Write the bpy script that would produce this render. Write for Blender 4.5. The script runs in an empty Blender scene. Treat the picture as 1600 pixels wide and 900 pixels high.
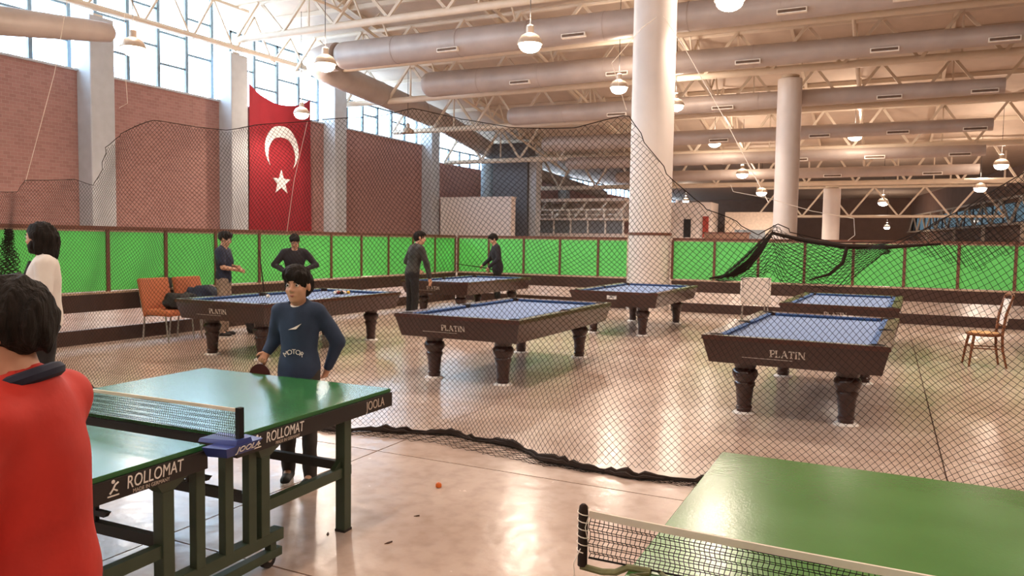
import bpy, math, random
import numpy as np
from mathutils import Vector, Matrix, Euler

# ------------------------------------------------------------------ camera, world, exposure
scene = bpy.context.scene
COL = scene.collection
random.seed(7)
rng = np.random.default_rng(7)
R = math.radians

cam_data = bpy.data.cameras.new('camera')
cam_data.sensor_width = 36.0
cam_data.lens = 27.0
cam_data.clip_start = 0.05
cam_data.clip_end = 400
cam = bpy.data.objects.new('camera', cam_data)
COL.objects.link(cam)
scene.camera = cam
YAW, PITCH, ROLL = R(26.0), 0.0614, 0.0152
fw = Vector((-math.sin(YAW) * math.cos(PITCH), math.cos(YAW) * math.cos(PITCH), -math.sin(PITCH)))
rt0 = Vector((math.cos(YAW), math.sin(YAW), 0.0))
up0 = rt0.cross(fw)
rt = (rt0 * math.cos(ROLL) + up0 * math.sin(ROLL)).normalized()
up = rt.cross(fw)
mw = Matrix.Identity(4)
for k in range(3):
    mw[k][0], mw[k][1], mw[k][2] = rt[k], up[k], -fw[k]
mw[0][3], mw[1][3], mw[2][3] = 0.0, 0.0, 1.669
cam.matrix_world = mw

world = bpy.data.worlds.new('overcast_sky')
scene.world = world
world.use_nodes = True
wn = world.node_tree.nodes
wn['Background'].inputs['Color'].default_value = (0.62, 0.81, 1.0, 1)
wn['Background'].inputs['Strength'].default_value = 15.0
scene.view_settings.view_transform = 'Standard'
scene.view_settings.look = 'None'
scene.view_settings.gamma = 1.0
scene.view_settings.use_curve_mapping = False
scene.view_settings.exposure = 0.0
LAMP_POWER = 175.0
LAMP_COLOR = (1.0, 0.82, 0.67)

# ------------------------------------------------------------------ materials
def lin(h):
    h = h.lstrip('#')
    v = [int(h[i:i + 2], 16) / 255 for i in (0, 2, 4)]
    return [c / 12.92 if c <= 0.04045 else ((c + 0.055) / 1.055) ** 2.4 for c in v]

MATS = {}
def mat(name, col, rough=0.5, metal=0.0, vary=0.12, scale=6.0, bump=0.0, bscale=40.0, spec=0.5, coat=0.0, stretch=None, rvary=0.0, transl=0.0):
    if name in MATS:
        return MATS[name]
    m = bpy.data.materials.new(name)
    m.use_nodes = True
    nt = m.node_tree
    b = nt.nodes['Principled BSDF']
    c = lin(col)
    b.inputs['Roughness'].default_value = rough
    b.inputs['Metallic'].default_value = metal
    b.inputs['Specular IOR Level'].default_value = spec
    if coat:
        b.inputs['Coat Weight'].default_value = coat
        b.inputs['Coat Roughness'].default_value = 0.12
    tc = nt.nodes.new('ShaderNodeTexCoord')
    mp = nt.nodes.new('ShaderNodeMapping')
    nt.links.new(tc.outputs['Object'], mp.inputs['Vector'])
    if stretch:
        mp.inputs['Scale'].default_value = stretch
    no = nt.nodes.new('ShaderNodeTexNoise')
    no.inputs['Scale'].default_value = scale
    no.inputs['Detail'].default_value = 5
    nt.links.new(mp.outputs['Vector'], no.inputs['Vector'])
    rp = nt.nodes.new('ShaderNodeValToRGB')
    rp.color_ramp.elements[0].position = 0.3
    rp.color_ramp.elements[1].position = 0.7
    lo = [max(0, x * (1 - vary)) for x in c]
    hi = [min(1, x * (1 + vary)) for x in c]
    rp.color_ramp.elements[0].color = (*lo, 1)
    rp.color_ramp.elements[1].color = (*hi, 1)
    nt.links.new(no.outputs['Fac'], rp.inputs['Fac'])
    nt.links.new(rp.outputs['Color'], b.inputs['Base Color'])
    if rvary:
        mr = nt.nodes.new('ShaderNodeMapRange')
        mr.inputs['To Min'].default_value = max(0.02, rough - rvary)
        mr.inputs['To Max'].default_value = rough + rvary
        nt.links.new(no.outputs['Fac'], mr.inputs['Value'])
        nt.links.new(mr.outputs['Result'], b.inputs['Roughness'])
    if bump:
        n2 = nt.nodes.new('ShaderNodeTexNoise')
        n2.inputs['Scale'].default_value = bscale
        n2.inputs['Detail'].default_value = 4
        nt.links.new(mp.outputs['Vector'], n2.inputs['Vector'])
        bp = nt.nodes.new('ShaderNodeBump')
        bp.inputs['Strength'].default_value = bump
        bp.inputs['Distance'].default_value = 0.02
        nt.links.new(n2.outputs['Fac'], bp.inputs['Height'])
        nt.links.new(bp.outputs['Normal'], b.inputs['Normal'])
    if transl:
        tr = nt.nodes.new('ShaderNodeBsdfTranslucent')
        nt.links.new(rp.outputs['Color'], tr.inputs['Color'])
        ms = nt.nodes.new('ShaderNodeMixShader')
        ms.inputs['Fac'].default_value = transl
        nt.links.new(b.outputs[0], ms.inputs[1])
        nt.links.new(tr.outputs[0], ms.inputs[2])
        nt.links.new(ms.outputs[0], nt.nodes['Material Output'].inputs['Surface'])
    MATS[name] = m
    return m

def emit(name, col, strength):
    m = bpy.data.materials.new(name)
    m.use_nodes = True
    nt = m.node_tree
    nt.nodes.remove(nt.nodes['Principled BSDF'])
    e = nt.nodes.new('ShaderNodeEmission')
    e.inputs['Color'].default_value = (*col, 1)
    e.inputs['Strength'].default_value = strength
    nt.links.new(e.outputs[0], nt.nodes['Material Output'].inputs['Surface'])
    return m

def glass_mat(name, tint, gloss=0.08):
    m = bpy.data.materials.new(name)
    m.use_nodes = True
    nt = m.node_tree
    nt.nodes.remove(nt.nodes['Principled BSDF'])
    t = nt.nodes.new('ShaderNodeBsdfTransparent')
    t.inputs['Color'].default_value = (*tint, 1)
    g = nt.nodes.new('ShaderNodeBsdfGlossy')
    g.inputs['Roughness'].default_value = 0.05
    x = nt.nodes.new('ShaderNodeMixShader')
    x.inputs['Fac'].default_value = gloss
    nt.links.new(t.outputs[0], x.inputs[1])
    nt.links.new(g.outputs[0], x.inputs[2])
    nt.links.new(x.outputs[0], nt.nodes['Material Output'].inputs['Surface'])
    return m

def brick_mat():
    m = bpy.data.materials.new('red_brick')
    m.use_nodes = True
    nt = m.node_tree
    b = nt.nodes['Principled BSDF']
    tc = nt.nodes.new('ShaderNodeTexCoord')
    mp = nt.nodes.new('ShaderNodeMapping')
    mp.inputs['Rotation'].default_value = (0, R(90), R(90))
    nt.links.new(tc.outputs['Object'], mp.inputs['Vector'])
    sx = nt.nodes.new('ShaderNodeSeparateXYZ')
    cx = nt.nodes.new('ShaderNodeCombineXYZ')
    nt.links.new(tc.outputs['Object'], sx.inputs[0])
    nt.links.new(sx.outputs['Y'], cx.inputs['X'])
    nt.links.new(sx.outputs['Z'], cx.inputs['Y'])
    br = nt.nodes.new('ShaderNodeTexBrick')
    br.inputs['Scale'].default_value = 2.0
    br.inputs['Color1'].default_value = (*lin('#a87e76'), 1)
    br.inputs['Color2'].default_value = (*lin('#9a716a'), 1)
    br.inputs['Mortar'].default_value = (*lin('#ac918a'), 1)
    br.inputs['Mortar Size'].default_value = 0.012
    nt.links.new(cx.outputs[0], br.inputs['Vector'])
    nt.links.new(br.outputs['Color'], b.inputs['Base Color'])
    b.inputs['Roughness'].default_value = 0.9
    return m

def floor_mat():
    m = bpy.data.materials.new('polished_floor')
    m.use_nodes = True
    nt = m.node_tree
    b = nt.nodes['Principled BSDF']
    b.inputs['Specular IOR Level'].default_value = 0.38
    tc = nt.nodes.new('ShaderNodeTexCoord')
    n1 = nt.nodes.new('ShaderNodeTexNoise'); n1.inputs['Scale'].default_value = 0.9; n1.inputs['Detail'].default_value = 6
    n2 = nt.nodes.new('ShaderNodeTexNoise'); n2.inputs['Scale'].default_value = 9; n2.inputs['Detail'].default_value = 6
    n3 = nt.nodes.new('ShaderNodeTexNoise'); n3.inputs['Scale'].default_value = 7.0; n3.inputs['Detail'].default_value = 5
    for n in (n1, n2, n3):
        nt.links.new(tc.outputs['Object'], n.inputs['Vector'])
    rp = nt.nodes.new('ShaderNodeValToRGB')
    rp.color_ramp.elements[0].position = 0.32
    rp.color_ramp.elements[1].position = 0.68
    rp.color_ramp.elements[0].color = (*lin('#b49c8e'), 1)
    rp.color_ramp.elements[1].color = (*lin('#ccb8ab'), 1)
    nt.links.new(n1.outputs['Fac'], rp.inputs['Fac'])
    mx = nt.nodes.new('ShaderNodeMixRGB'); mx.blend_type = 'MULTIPLY'; mx.inputs['Fac'].default_value = 0.35
    r2 = nt.nodes.new('ShaderNodeValToRGB')
    r2.color_ramp.elements[0].position = 0.3
    r2.color_ramp.elements[0].color = (0.62, 0.58, 0.55, 1)
    r2.color_ramp.elements[1].position = 0.55
    r2.color_ramp.elements[1].color = (1, 1, 1, 1)
    nt.links.new(n2.outputs['Fac'], r2.inputs['Fac'])
    nt.links.new(rp.outputs['Color'], mx.inputs['Color1'])
    nt.links.new(r2.outputs['Color'], mx.inputs['Color2'])
    nt.links.new(mx.outputs['Color'], b.inputs['Base Color'])
    mr = nt.nodes.new('ShaderNodeMapRange')
    mr.inputs['To Min'].default_value = 0.10
    mr.inputs['To Max'].default_value = 0.34
    nt.links.new(n2.outputs['Fac'], mr.inputs['Value'])
    nt.links.new(mr.outputs['Result'], b.inputs['Roughness'])
    bp = nt.nodes.new('ShaderNodeBump')
    bp.inputs['Strength'].default_value = 0.16
    bp.inputs['Distance'].default_value = 0.02
    nt.links.new(n3.outputs['Fac'], bp.inputs['Height'])
    nt.links.new(bp.outputs['Normal'], b.inputs['Normal'])
    return m

M_floor = floor_mat()
M_brick = brick_mat()
M_joint = mat('floor_joint', '#5a4236', 0.8)
M_column = mat('painted_column', '#d9cfc8', 0.55, vary=0.04, scale=2)
M_sqcol = mat('grey_concrete', '#b9bcc0', 0.7, vary=0.06, scale=3)
M_deck = mat('roof_deck', '#ccbaa9', 0.8, vary=0.06, scale=1.5)
M_steel = mat('cream_steel', '#d8c8b4', 0.5, vary=0.05, scale=2)
M_duct = mat('galvanised_duct', '#b0a198', 0.5, metal=0.15, vary=0.10, scale=1.2)
M_grille = mat('white_grille', '#efe6da', 0.5)
M_slot = mat('dark_slot', '#6a5546', 0.8)
M_frame = mat('window_frame', '#73828c', 0.5, metal=0.2)
M_glass = glass_mat('window_glass', (0.93, 0.97, 1.0), 0.06)
M_dim = glass_mat('dimmed_window_glass', (.11, .12, .12), 0.04)  # tint darkened to mute the bright sky behind the far right strip
M_green = mat('green_panel', '#80e686', 0.55, vary=0.05, scale=2, transl=0.4)
M_fence = mat('brown_fence_metal', '#6f4636', 0.5, vary=0.15, scale=8)
M_board = mat('dark_fence_board', '#40281f', 0.5, vary=0.15, scale=4)
M_ledge = mat('pale_ledge', '#b59a84', 0.6)
M_wood = mat('dark_mahogany', '#3a1e18', 0.28, vary=0.22, scale=5, stretch=(6, 1, 6), coat=0.3)
M_woodtop = mat('rail_mahogany', '#4a281e', 0.30, vary=0.2, scale=5, coat=0.15, spec=.35)
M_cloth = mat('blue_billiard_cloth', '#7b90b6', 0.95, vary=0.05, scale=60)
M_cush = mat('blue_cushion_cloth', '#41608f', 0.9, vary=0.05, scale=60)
M_pocket = mat('black_pocket', '#151211', 0.6)
M_letter = mat('silver_lettering', '#cfc3b6', 0.4, metal=0.2)
M_foot = mat('white_foot', '#e6e0da', 0.5)
M_ttop = mat('green_table_top', '#2f6b3a', 0.22, vary=0.06, scale=3, rvary=0.04)
M_ttop2 = mat('worn_green_table_top', '#4a7a3c', 0.22, vary=0.10, scale=2.2, rvary=0.08, bump=0.04, bscale=90)
M_apron = mat('black_apron', '#231f1e', 0.45)
M_tframe = mat('dark_green_frame', '#3c4a38', 0.45, vary=0.12, scale=9)
M_tbar = mat('black_crossbar', '#2a2624', 0.5)
M_white = mat('white_print', '#f1ede6', 0.6)
M_tape = mat('white_net_tape', '#d9cdbb', 0.8)
M_netk = mat('black_net_cord', '#14110f', 0.9)
M_blue = mat('blue_clamp_plastic', '#2d3f86', 0.4)
M_rustgreen = mat('olive_net_arm', '#77774e', 0.6, vary=0.3, scale=30)
M_snet = mat('dark_safety_net', '#1d1611', 0.95)
M_srope = mat('dark_net_rope', '#2b1d15', 0.95)
M_cord = mat('white_cord', '#efe4d6', 0.8)
M_rub = mat('dark_rubber', '#2b2725', 0.7)
M_flag = mat('red_flag_cloth', '#8e1b27', 0.85, vary=0.06, scale=2)
M_flagw = mat('white_flag_cloth', '#e8e4e4', 0.85)
M_plaster = mat('pale_plaster', '#e6dad2', 0.75, vary=0.04)
M_brownwall = mat('brown_wall', '#8f6f5d', 0.85, vary=0.1, scale=1)
M_shade = mat('lamp_shade_metal', '#c9b9a8', 0.4, metal=0.3)
M_bulb = emit('lamp_glow', (1.0, 0.86, 0.70), 40.0)

# ------------------------------------------------------------------ mesh helpers
class MB:
    def __init__(self):
        self.v, self.f = [], []
    def add(self, vs, fs):
        o = len(self.v)
        self.v += [tuple(p) for p in vs]
        self.f += [tuple(i + o for i in f) for f in fs]
        return self
    def box(self, x0, x1, y0, y1, z0, z1):
        vs = [(x, y, z) for z in (z0, z1) for y in (y0, y1) for x in (x0, x1)]
        return self.add(vs, [(0, 2, 3, 1), (4, 5, 7, 6), (0, 1, 5, 4), (2, 6, 7, 3), (0, 4, 6, 2), (1, 3, 7, 5)])
    def hexa(self, bot, top):
        return self.add(list(bot) + list(top), [(3, 2, 1, 0), (4, 5, 6, 7), (0, 1, 5, 4), (1, 2, 6, 5), (2, 3, 7, 6), (3, 0, 4, 7)])
    def bar(self, a, b, w, h=None, upv=(0, 0, 1)):
        h = h or w
        a, b = Vector(a), Vector(b)
        d = (b - a).normalized()
        u = Vector(upv)
        if abs(d.dot(u)) > 0.98:
            u = Vector((1, 0, 0))
        s = d.cross(u).normalized()
        t = s.cross(d).normalized()
        q = [s * (-w / 2) + t * (-h / 2), s * (w / 2) + t * (-h / 2), s * (w / 2) + t * (h / 2), s * (-w / 2) + t * (h / 2)]
        return self.add([a + k for k in q] + [b + k for k in q],
                        [(3, 2, 1, 0), (4, 5, 6, 7), (0, 1, 5, 4), (1, 2, 6, 5), (2, 3, 7, 6), (3, 0, 4, 7)])
    def tube(self, pts, r, n=8, cap=True):
        pts = [Vector(p) for p in pts]
        rs = r if isinstance(r, (list, tuple)) else [r] * len(pts)
        vs, fs = [], []
        prev = None
        for i, p in enumerate(pts):
            d = (pts[min(i + 1, len(pts) - 1)] - pts[max(i - 1, 0)])
            if d.length < 1e-9:
                d = Vector((0, 0, 1))
            d.normalize()
            if prev is None:
                u = Vector((0, 0, 1)) if abs(d.z) < 0.9 else Vector((1, 0, 0))
                s = d.cross(u).normalized()
            else:
                s = (prev - d * prev.dot(d)).normalized()
            prev = s
            t = d.cross(s)
            for k in range(n):
                a = 2 * math.pi * k / n
                vs.append(p + (s * math.cos(a) + t * math.sin(a)) * rs[i])
        for i in range(len(pts) - 1):
            for k in range(n):
                fs.append((i * n + k, i * n + (k + 1) % n, (i + 1) * n + (k + 1) % n, (i + 1) * n + k))
        if cap:
            fs.append(tuple(range(n - 1, -1, -1)))
            fs.append(tuple((len(pts) - 1) * n + k for k in range(n)))
        return self.add(vs, fs)
    def lathe(self, prof, n=20, c=(0, 0, 0)):
        vs, fs = [], []
        for (r, z) in prof:
            for k in range(n):
                a = 2 * math.pi * k / n
                vs.append((c[0] + r * math.cos(a), c[1] + r * math.sin(a), c[2] + z))
        for i in range(len(prof) - 1):
            for k in range(n):
                fs.append((i * n + k, i * n + (k + 1) % n, (i + 1) * n + (k + 1) % n, (i + 1) * n + k))
        fs.append(tuple(range(n - 1, -1, -1)))
        fs.append(tuple((len(prof) - 1) * n + k for k in range(n)))
        return self.add(vs, fs)
    def prism(self, poly, z0, z1, fn=lambda x, y, z: (x, y, z)):
        n = len(poly)
        vs = [fn(x, y, z0) for x, y in poly] + [fn(x, y, z1) for x, y in poly]
        fs = [tuple(range(n - 1, -1, -1)), tuple(range(n, 2 * n))] + [(i, (i + 1) % n, n + (i + 1) % n, n + i) for i in range(n)]
        return self.add(vs, fs)
    def sphere(self, c, r, n=12, m=8):
        r3 = r if isinstance(r, (tuple, list)) else (r, r, r)
        vs, fs = [(c[0], c[1], c[2] - r3[2])], []
        for j in range(1, m):
            ph = -math.pi / 2 + math.pi * j / m
            for k in range(n):
                a = 2 * math.pi * k / n
                vs.append((c[0] + r3[0] * math.cos(ph) * math.cos(a), c[1] + r3[1] * math.cos(ph) * math.sin(a), c[2] + r3[2] * math.sin(ph)))
        vs.append((c[0], c[1], c[2] + r3[2]))
        for k in range(n):
            fs.append((0, 1 + (k + 1) % n, 1 + k))
            for j in range(m - 2):
                a = 1 + j * n
                fs.append((a + k, a + (k + 1) % n, a + n + (k + 1) % n, a + n + k))
            a = 1 + (m - 2) * n
            fs.append((a + k, a + (k + 1) % n, len(vs) - 1))
        return self.add(vs, fs)
    def mesh(self, name, m, smooth=False):
        me = bpy.data.meshes.new(name)
        me.from_pydata(self.v, [], self.f)
        if m:
            me.materials.append(m)
        me.update()
        if smooth:
            me.polygons.foreach_set('use_smooth', [True] * len(me.polygons))
            me.set_sharp_from_angle(angle=R(40))
        return me
    def build(self, name, m, parent=None, smooth=False, loc=None, bevel=0.0):
        o = bpy.data.objects.new(name, self.mesh(name, m, smooth))
        COL.objects.link(o)
        if parent:
            o.parent = parent
        if loc is not None:
            o.location = loc
        if bevel:
            bm = o.modifiers.new('bevel', 'BEVEL')
            bm.width = bevel
            bm.segments = 2
            bm.limit_method = 'ANGLE'
        return o

def obj(name, me, parent=None, loc=None, rot=None):
    o = bpy.data.objects.new(name, me)
    COL.objects.link(o)
    if parent:
        o.parent = parent
    if loc is not None:
        o.location = loc
    if rot is not None:
        o.rotation_euler = rot
    return o

def tag(o, label, cat, group=None):
    o['label'] = label
    o['category'] = cat
    if group:
        o['group'] = group
    return o

def thing(name, label, cat, loc=(0, 0, 0), rz=0.0, group=None):
    o = bpy.data.objects.new(name, None)
    o.empty_display_size = 0.1
    COL.objects.link(o)
    o.location = loc
    o.rotation_euler = (0, 0, rz)
    return tag(o, label, cat, group)

def struct(o, label=None, cat=None):
    o['kind'] = 'structure'
    if label:
        o['label'] = label
    if cat:
        o['category'] = cat
    return o

def np_mesh(name, verts, quads, m, smooth=False):
    me = bpy.data.meshes.new(name)
    verts = np.asarray(verts, dtype=np.float32)
    quads = np.asarray(quads, dtype=np.int32)
    nv, nf = len(verts), len(quads)
    k = quads.shape[1]
    me.vertices.add(nv)
    me.vertices.foreach_set('co', verts.ravel())
    me.loops.add(nf * k)
    me.loops.foreach_set('vertex_index', quads.ravel())
    me.polygons.add(nf)
    me.polygons.foreach_set('loop_start', np.arange(nf, dtype=np.int32) * k)
    me.polygons.foreach_set('loop_total', np.full(nf, k, dtype=np.int32))
    me.polygons.foreach_set('use_smooth', np.full(nf, smooth))
    if m:
        me.materials.append(m)
    me.update(calc_edges=True)
    return me

def strands(A, B, r):
    """three-sided cords from points A to points B (arrays n x 3)"""
    A = np.asarray(A, float); B = np.asarray(B, float)
    d = B - A
    L = np.linalg.norm(d, axis=1, keepdims=True)
    d = d / np.maximum(L, 1e-9)
    ref = np.tile(np.array([[0.3, 0.9, 0.1]]), (len(d), 1))
    s = np.cross(d, ref); s /= np.maximum(np.linalg.norm(s, axis=1, keepdims=True), 1e-9)
    t = np.cross(d, s)
    rings = []
    for P in (A, B):
        for k in range(3):
            a = 2 * math.pi * k / 3
            rings.append(P + (s * math.cos(a) + t * math.sin(a)) * r)
    V = np.stack(rings, axis=1).reshape(-1, 3)
    base = (np.arange(len(A)) * 6)[:, None]
    q = np.array([[0, 1, 4, 3], [1, 2, 5, 4], [2, 0, 3, 5]])
    F = (base[:, None, :] + q[None]).reshape(-1, 4)
    return V, F

def text_mesh(txt, size, m, depth=0.004, shear=0.0, spacing=1.0, sx=1.0):
    cu = bpy.data.curves.new('lettering', 'FONT')
    cu.body = txt
    cu.size = size
    cu.align_x = 'CENTER'
    cu.align_y = 'CENTER'
    cu.extrude = depth / 2
    cu.shear = shear
    cu.space_character = spacing
    cu.resolution_u = 3
    t = bpy.data.objects.new('lettering', cu)
    COL.objects.link(t)
    bpy.context.view_layer.update()
    dg = bpy.context.evaluated_depsgraph_get()
    me = bpy.data.meshes.new_from_object(t.evaluated_get(dg))
    bpy.data.objects.remove(t)
    bpy.data.curves.remove(cu)
    for v in me.vertices:
        v.co.x *= sx
    me.materials.clear()
    me.materials.append(m)
    me.name = 'lettering'
    return me

# ------------------------------------------------------------------ floor
floor = struct(MB().box(-29, 12, -12, 112, -0.35, -0.012).build('floor', M_joint))
XJ = [-15.55, -11.55, -7.55, -3.55, 0.45, 4.45]
YJ = [-3.1 + 2 * k for k in range(12)]
slab_cache = {}
for i in range(len(XJ) - 1):
    for j in range(len(YJ) - 1):
        w, l = XJ[i + 1] - XJ[i] - 0.012, YJ[j + 1] - YJ[j] - 0.012
        if 'm' not in slab_cache:
            slab_cache['m'] = MB().box(-w / 2, w / 2, -l / 2, l / 2, -0.012, 0).mesh('floor_slab', M_floor)
        obj('floor_slab', slab_cache['m'], floor, ((XJ[i] + XJ[i + 1]) / 2, (YJ[j] + YJ[j + 1]) / 2, 0))
far = MB()
far.box(-29, XJ[0] - 0.006, -12, 112, -0.012, 0)
far.box(XJ[-1] + 0.006, 12, -12, 112, -0.012, 0)
far.box(XJ[0] + 0.006, XJ[-1] - 0.006, YJ[-1] + 0.006, 112, -0.012, 0)
far.box(XJ[0] + 0.006, XJ[-1] - 0.006, -12, YJ[0] - 0.006, -0.012, 0)
fo = far.build('floor_surface', M_floor, floor)

# ------------------------------------------------------------------ roof
def deck_z(y):
    if y <= 26: return 12.4
    if y >= 52: return 7.9
    return 12.4 + (7.9 - 12.4) * (y - 26) / 26
def chord_z(y):
    if y <= 26.4: return 10.6
    if y >= 51.4: return 5.5
    return 10.6 + (5.5 - 10.6) * (y - 26.4) / 25.0
m = MB()
prof = [(-12.3, 12.4), (26, 12.4), (52, 7.9), (112.3, 7.9)]
for (y0, z0), (y1, z1) in zip(prof[:-1], prof[1:]):
    m.hexa([(-28.4, y0, z0), (12, y0, z0), (12, y1, z1), (-28.4, y1, z1)],
           [(-28.4, y0, z0 + .25), (12, y0, z0 + .25), (12, y1, z1 + .25), (-28.4, y1, z1 + .25)])
ceiling = struct(m.build('ceiling', M_deck))
# purlins under the deck
for i, y in enumerate([28.2, 32.2, 36.5, 41.5, 48.0, 18.0, 22.5]):
    MB().bar((-27.6, y, deck_z(y) - 0.10), (10.5, y, deck_z(y) - 0.10), 0.14, 0.2).build('purlin', M_steel, ceiling)
for x in (-22, -16, -10, -4, 2):
    MB().bar((x, -12, 12.28), (x, 26, 12.28), 0.12, 0.2).build('purlin', M_steel, ceiling)
    MB().bar((x, 26, 12.28), (x, 52, 7.78), 0.12, 0.2).build('purlin', M_steel, ceiling)

truss_names = {26.4: 'cream roof truss landing on the square column left of the red flag',
               30.2: 'cream roof truss crossing just above the second long duct',
               34.3: 'cream roof truss resting on top of the middle round column',
               38.8: 'cream roof truss behind the middle round column, under the third duct',
               44.8: 'cream roof truss between the two farthest ducts',
               51.4: 'low cream roof truss over the thin far column'}
def right_x(y): return 9.4 if y < 64 else 9.4 - (y - 64) * 0.148
for y in truss_names:
    zc, zt = chord_z(y), deck_z(y) - 0.25
    x0, x1 = -27.0, min(10.0, right_x(y) - 0.2)
    t = thing('roof_truss', truss_names[y], 'roof truss', (0, y, 0), 0, 'roof trusses')
    MB().tube([(x0, 0, zc), (x1, 0, zc)], 0.155, 10).build('bottom_chord', M_steel, t, True)
    MB().tube([(x0, 0, zt), (x1, 0, zt)], 0.10, 8).build('top_chord', M_steel, t, True)
    n = 13
    st = (x1 - x0) / n
    for k in range(n):
        a, b, c = x0 + k * st, x0 + (k + .5) * st, x0 + (k + 1) * st
        for off in (-0.09, 0.09):
            pass
        MB().bar((a, -0.09, zc), (b, -0.09, zt), 0.11, 0.12).build('web_member', M_steel, t)
        MB().bar((b, 0.09, zt), (c, 0.09, zc), 0.11, 0.12).build('web_member', M_steel, t)
        if k % 3 == 1:
            MB().bar((b, 0, zc), (b, 0, zt), 0.07).build('hanger_post', M_steel, t)
t = thing('roof_truss', 'deep far roof truss with large V-shaped webs above the green fence', 'roof truss', (0, 58, 0), 0, 'roof trusses')
MB().tube([(-8.7, 0, 3.7), (6.6, 0, 3.7)], .09, 8).build('bottom_chord', M_steel, t, True)
MB().tube([(-8.7, 0, 5.7), (6.6, 0, 5.7)], .09, 8).build('top_chord', M_steel, t, True)
for k in range(5):
    a = -8.6 + k * 3.05
    MB().bar((a, -.05, 3.7), (a + 1.5, -.05, 5.7), .11).build('web_member', M_steel, t)
    MB().bar((a + 1.5, .05, 5.7), (a + 3.05, .05, 3.7), .11).build('web_member', M_steel, t)
for a in (-8.6, -5.2, .4, 3.5, 6.5):
    MB().bar((a, 0, 5.7), (a, 0, 7.88), .10).build('hanger_post', M_steel, t)
for (x, lab) in ((-21.0, 'long lattice joist running away from the camera nearest the window wall'), (-14.5, 'long lattice joist running away from the camera over the left billiard tables'),
                 (-8.0, 'long lattice joist running away from the camera left of the round columns'), (-1.5, 'long lattice joist running away from the camera right of the round columns')):
    t = thing('lattice_joist', lab, 'roof truss', (x, 0, 0), 0, 'lengthwise roof joists')
    ys_ = [8 + 2.0 * k for k in range(22)]
    MB().tube([(0, 8, 11.2), (0, 26, 11.2), (0, 52, 6.6)], .07, 8).build('bottom_chord', M_steel, t, True)
    for y0, y1 in zip(ys_[:-1], ys_[1:]):
        ym = (y0 + y1) / 2
        zb = lambda y: 11.2 if y < 26 else 11.2 - (y - 26) * 4.6 / 26
        MB().bar((0, y0, zb(y0)), (0, ym, deck_z(ym) - .1), .07).build('web_member', M_steel, t)
        MB().bar((0, ym, deck_z(ym) - .1), (0, y1, zb(y1)), .07).build('web_member', M_steel, t)
# edge truss along the window wall
t = thing('edge_truss', 'pale steel truss running along the window wall above the square columns', 'roof truss')
MB().tube([(-26.9, 6, 9.95), (-26.9, 34.3, 10.3)], 0.13, 8).build('bottom_chord', M_steel, t, True)
MB().tube([(-26.9, 6, 12.0), (-26.9, 27, 12.0)], 0.09, 8).build('top_chord', M_steel, t, True)
yy = 7.0
while yy < 31.5:
    zt = min(12.0, deck_z(yy + 1.2) - 0.3)
    MB().bar((-26.9, yy, 10.05), (-26.9, yy + 1.15, zt), 0.09).build('web_member', M_steel, t)
    MB().bar((-26.9, yy + 1.15, zt), (-26.9, yy + 2.3, 10.08), 0.09).build('web_member', M_steel, t)
    yy += 2.4

# ------------------------------------------------------------------ walls
colY = [-1.6, 5.4, 12.5, 19.5, 26.3, 33.5, 43.2, 51.8, 66.3]
SILL, SILL2 = 7.75, 6.9
wl = MB()
wl.box(-28.3, -27.5, -12, 43.2, 0, SILL)
wl.box(-28.3, -27.5, 43.2, 112, 0, SILL2)
wall_left = struct(wl.build('wall_left', M_brick))
MB().box(-28.35, -27.42, -12, 43.2, SILL, SILL + 0.08).build('sill_cap', M_sqcol, wall_left)
struct(MB().box(-28.3, 12, -12.3, -12, 0, 12.6).build('wall_front', M_plaster))
struct(MB().box(-28.3, 3.2, 111, 111.4, 0, 8.2).build('wall_back', M_brownwall))
# right-hand wall with its high window strip
def RW(y): return right_x(y)
m = MB()
for (a, b, z0, z1) in [(-12, 64, 0, 12.6), (64, 112, 0, 3.7), (64, 112, 5.2, 8.1)]:
    m.hexa([(RW(a), a, z0), (RW(a) + .3, a, z0), (RW(b) + .3, b, z0), (RW(b), b, z0)],
           [(RW(a), a, z1), (RW(a) + .3, a, z1), (RW(b) + .3, b, z1), (RW(b), b, z1)])
struct(m.build('wall_right', M_brownwall))

def window(idx, y0, y1, z0, z1, alt=0):
    w = bpy.data.objects.new('window_%d' % idx, None)
    COL.objects.link(w)
    w.location = (-27.9, y0, z0)
    struct(w)
    L, H = y1 - y0, z1 - z0
    n = max(1, int(round(L / 1.55)))
    st = L / n
    for k in range(n + 1):
        y = min(max(k * st, 0.04), L - 0.04)
        MB().box(-.06, .06, y - .075, y + .075, 0, H).build('mullion', M_frame, w)
    MB().box(-.06, .06, 0, L, H - .1, H).build('head_rail', M_frame, w)
    for k in range(n):
        ya, yb = k * st + .075, (k + 1) * st - .075
        cuts = [0.0] + ([0.45 * 2.4, 2.4] if (k + alt) % 2 else [1.75, 3.3]) + [H - .1]
        cuts = [c for c in cuts if c < H - .3] + [H - .1]
        for a, b in zip(cuts[:-1], cuts[1:]):
            if a > 0:
                MB().box(-.04, .04, ya, yb, a - .045, a + .045).build('transom', M_frame, w)
            MB().box(-.006, .006, ya, yb, a + (.045 if a else 0), b - (.045 if b < H - .1 else 0)).build('pane', M_glass, w)
edges = [-12] + colY + [80, 95, 111]
wi = 1
for a, b in zip(edges[:-1], edges[1:]):
    y0, y1 = a + .5, b - .5
    if a >= 43:
        z1 = deck_z(y1) - 0.02
        window(wi, y0, y1, SILL2, max(SILL2 + .8, z1), wi)
    elif b <= 27:
        window(wi, y0, y1, SILL + .08, deck_z(y1) - 0.02, wi)
    else:
        window(wi, y0, y1, SILL + .08, deck_z(y1) + .05, wi)
    wi += 1
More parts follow.
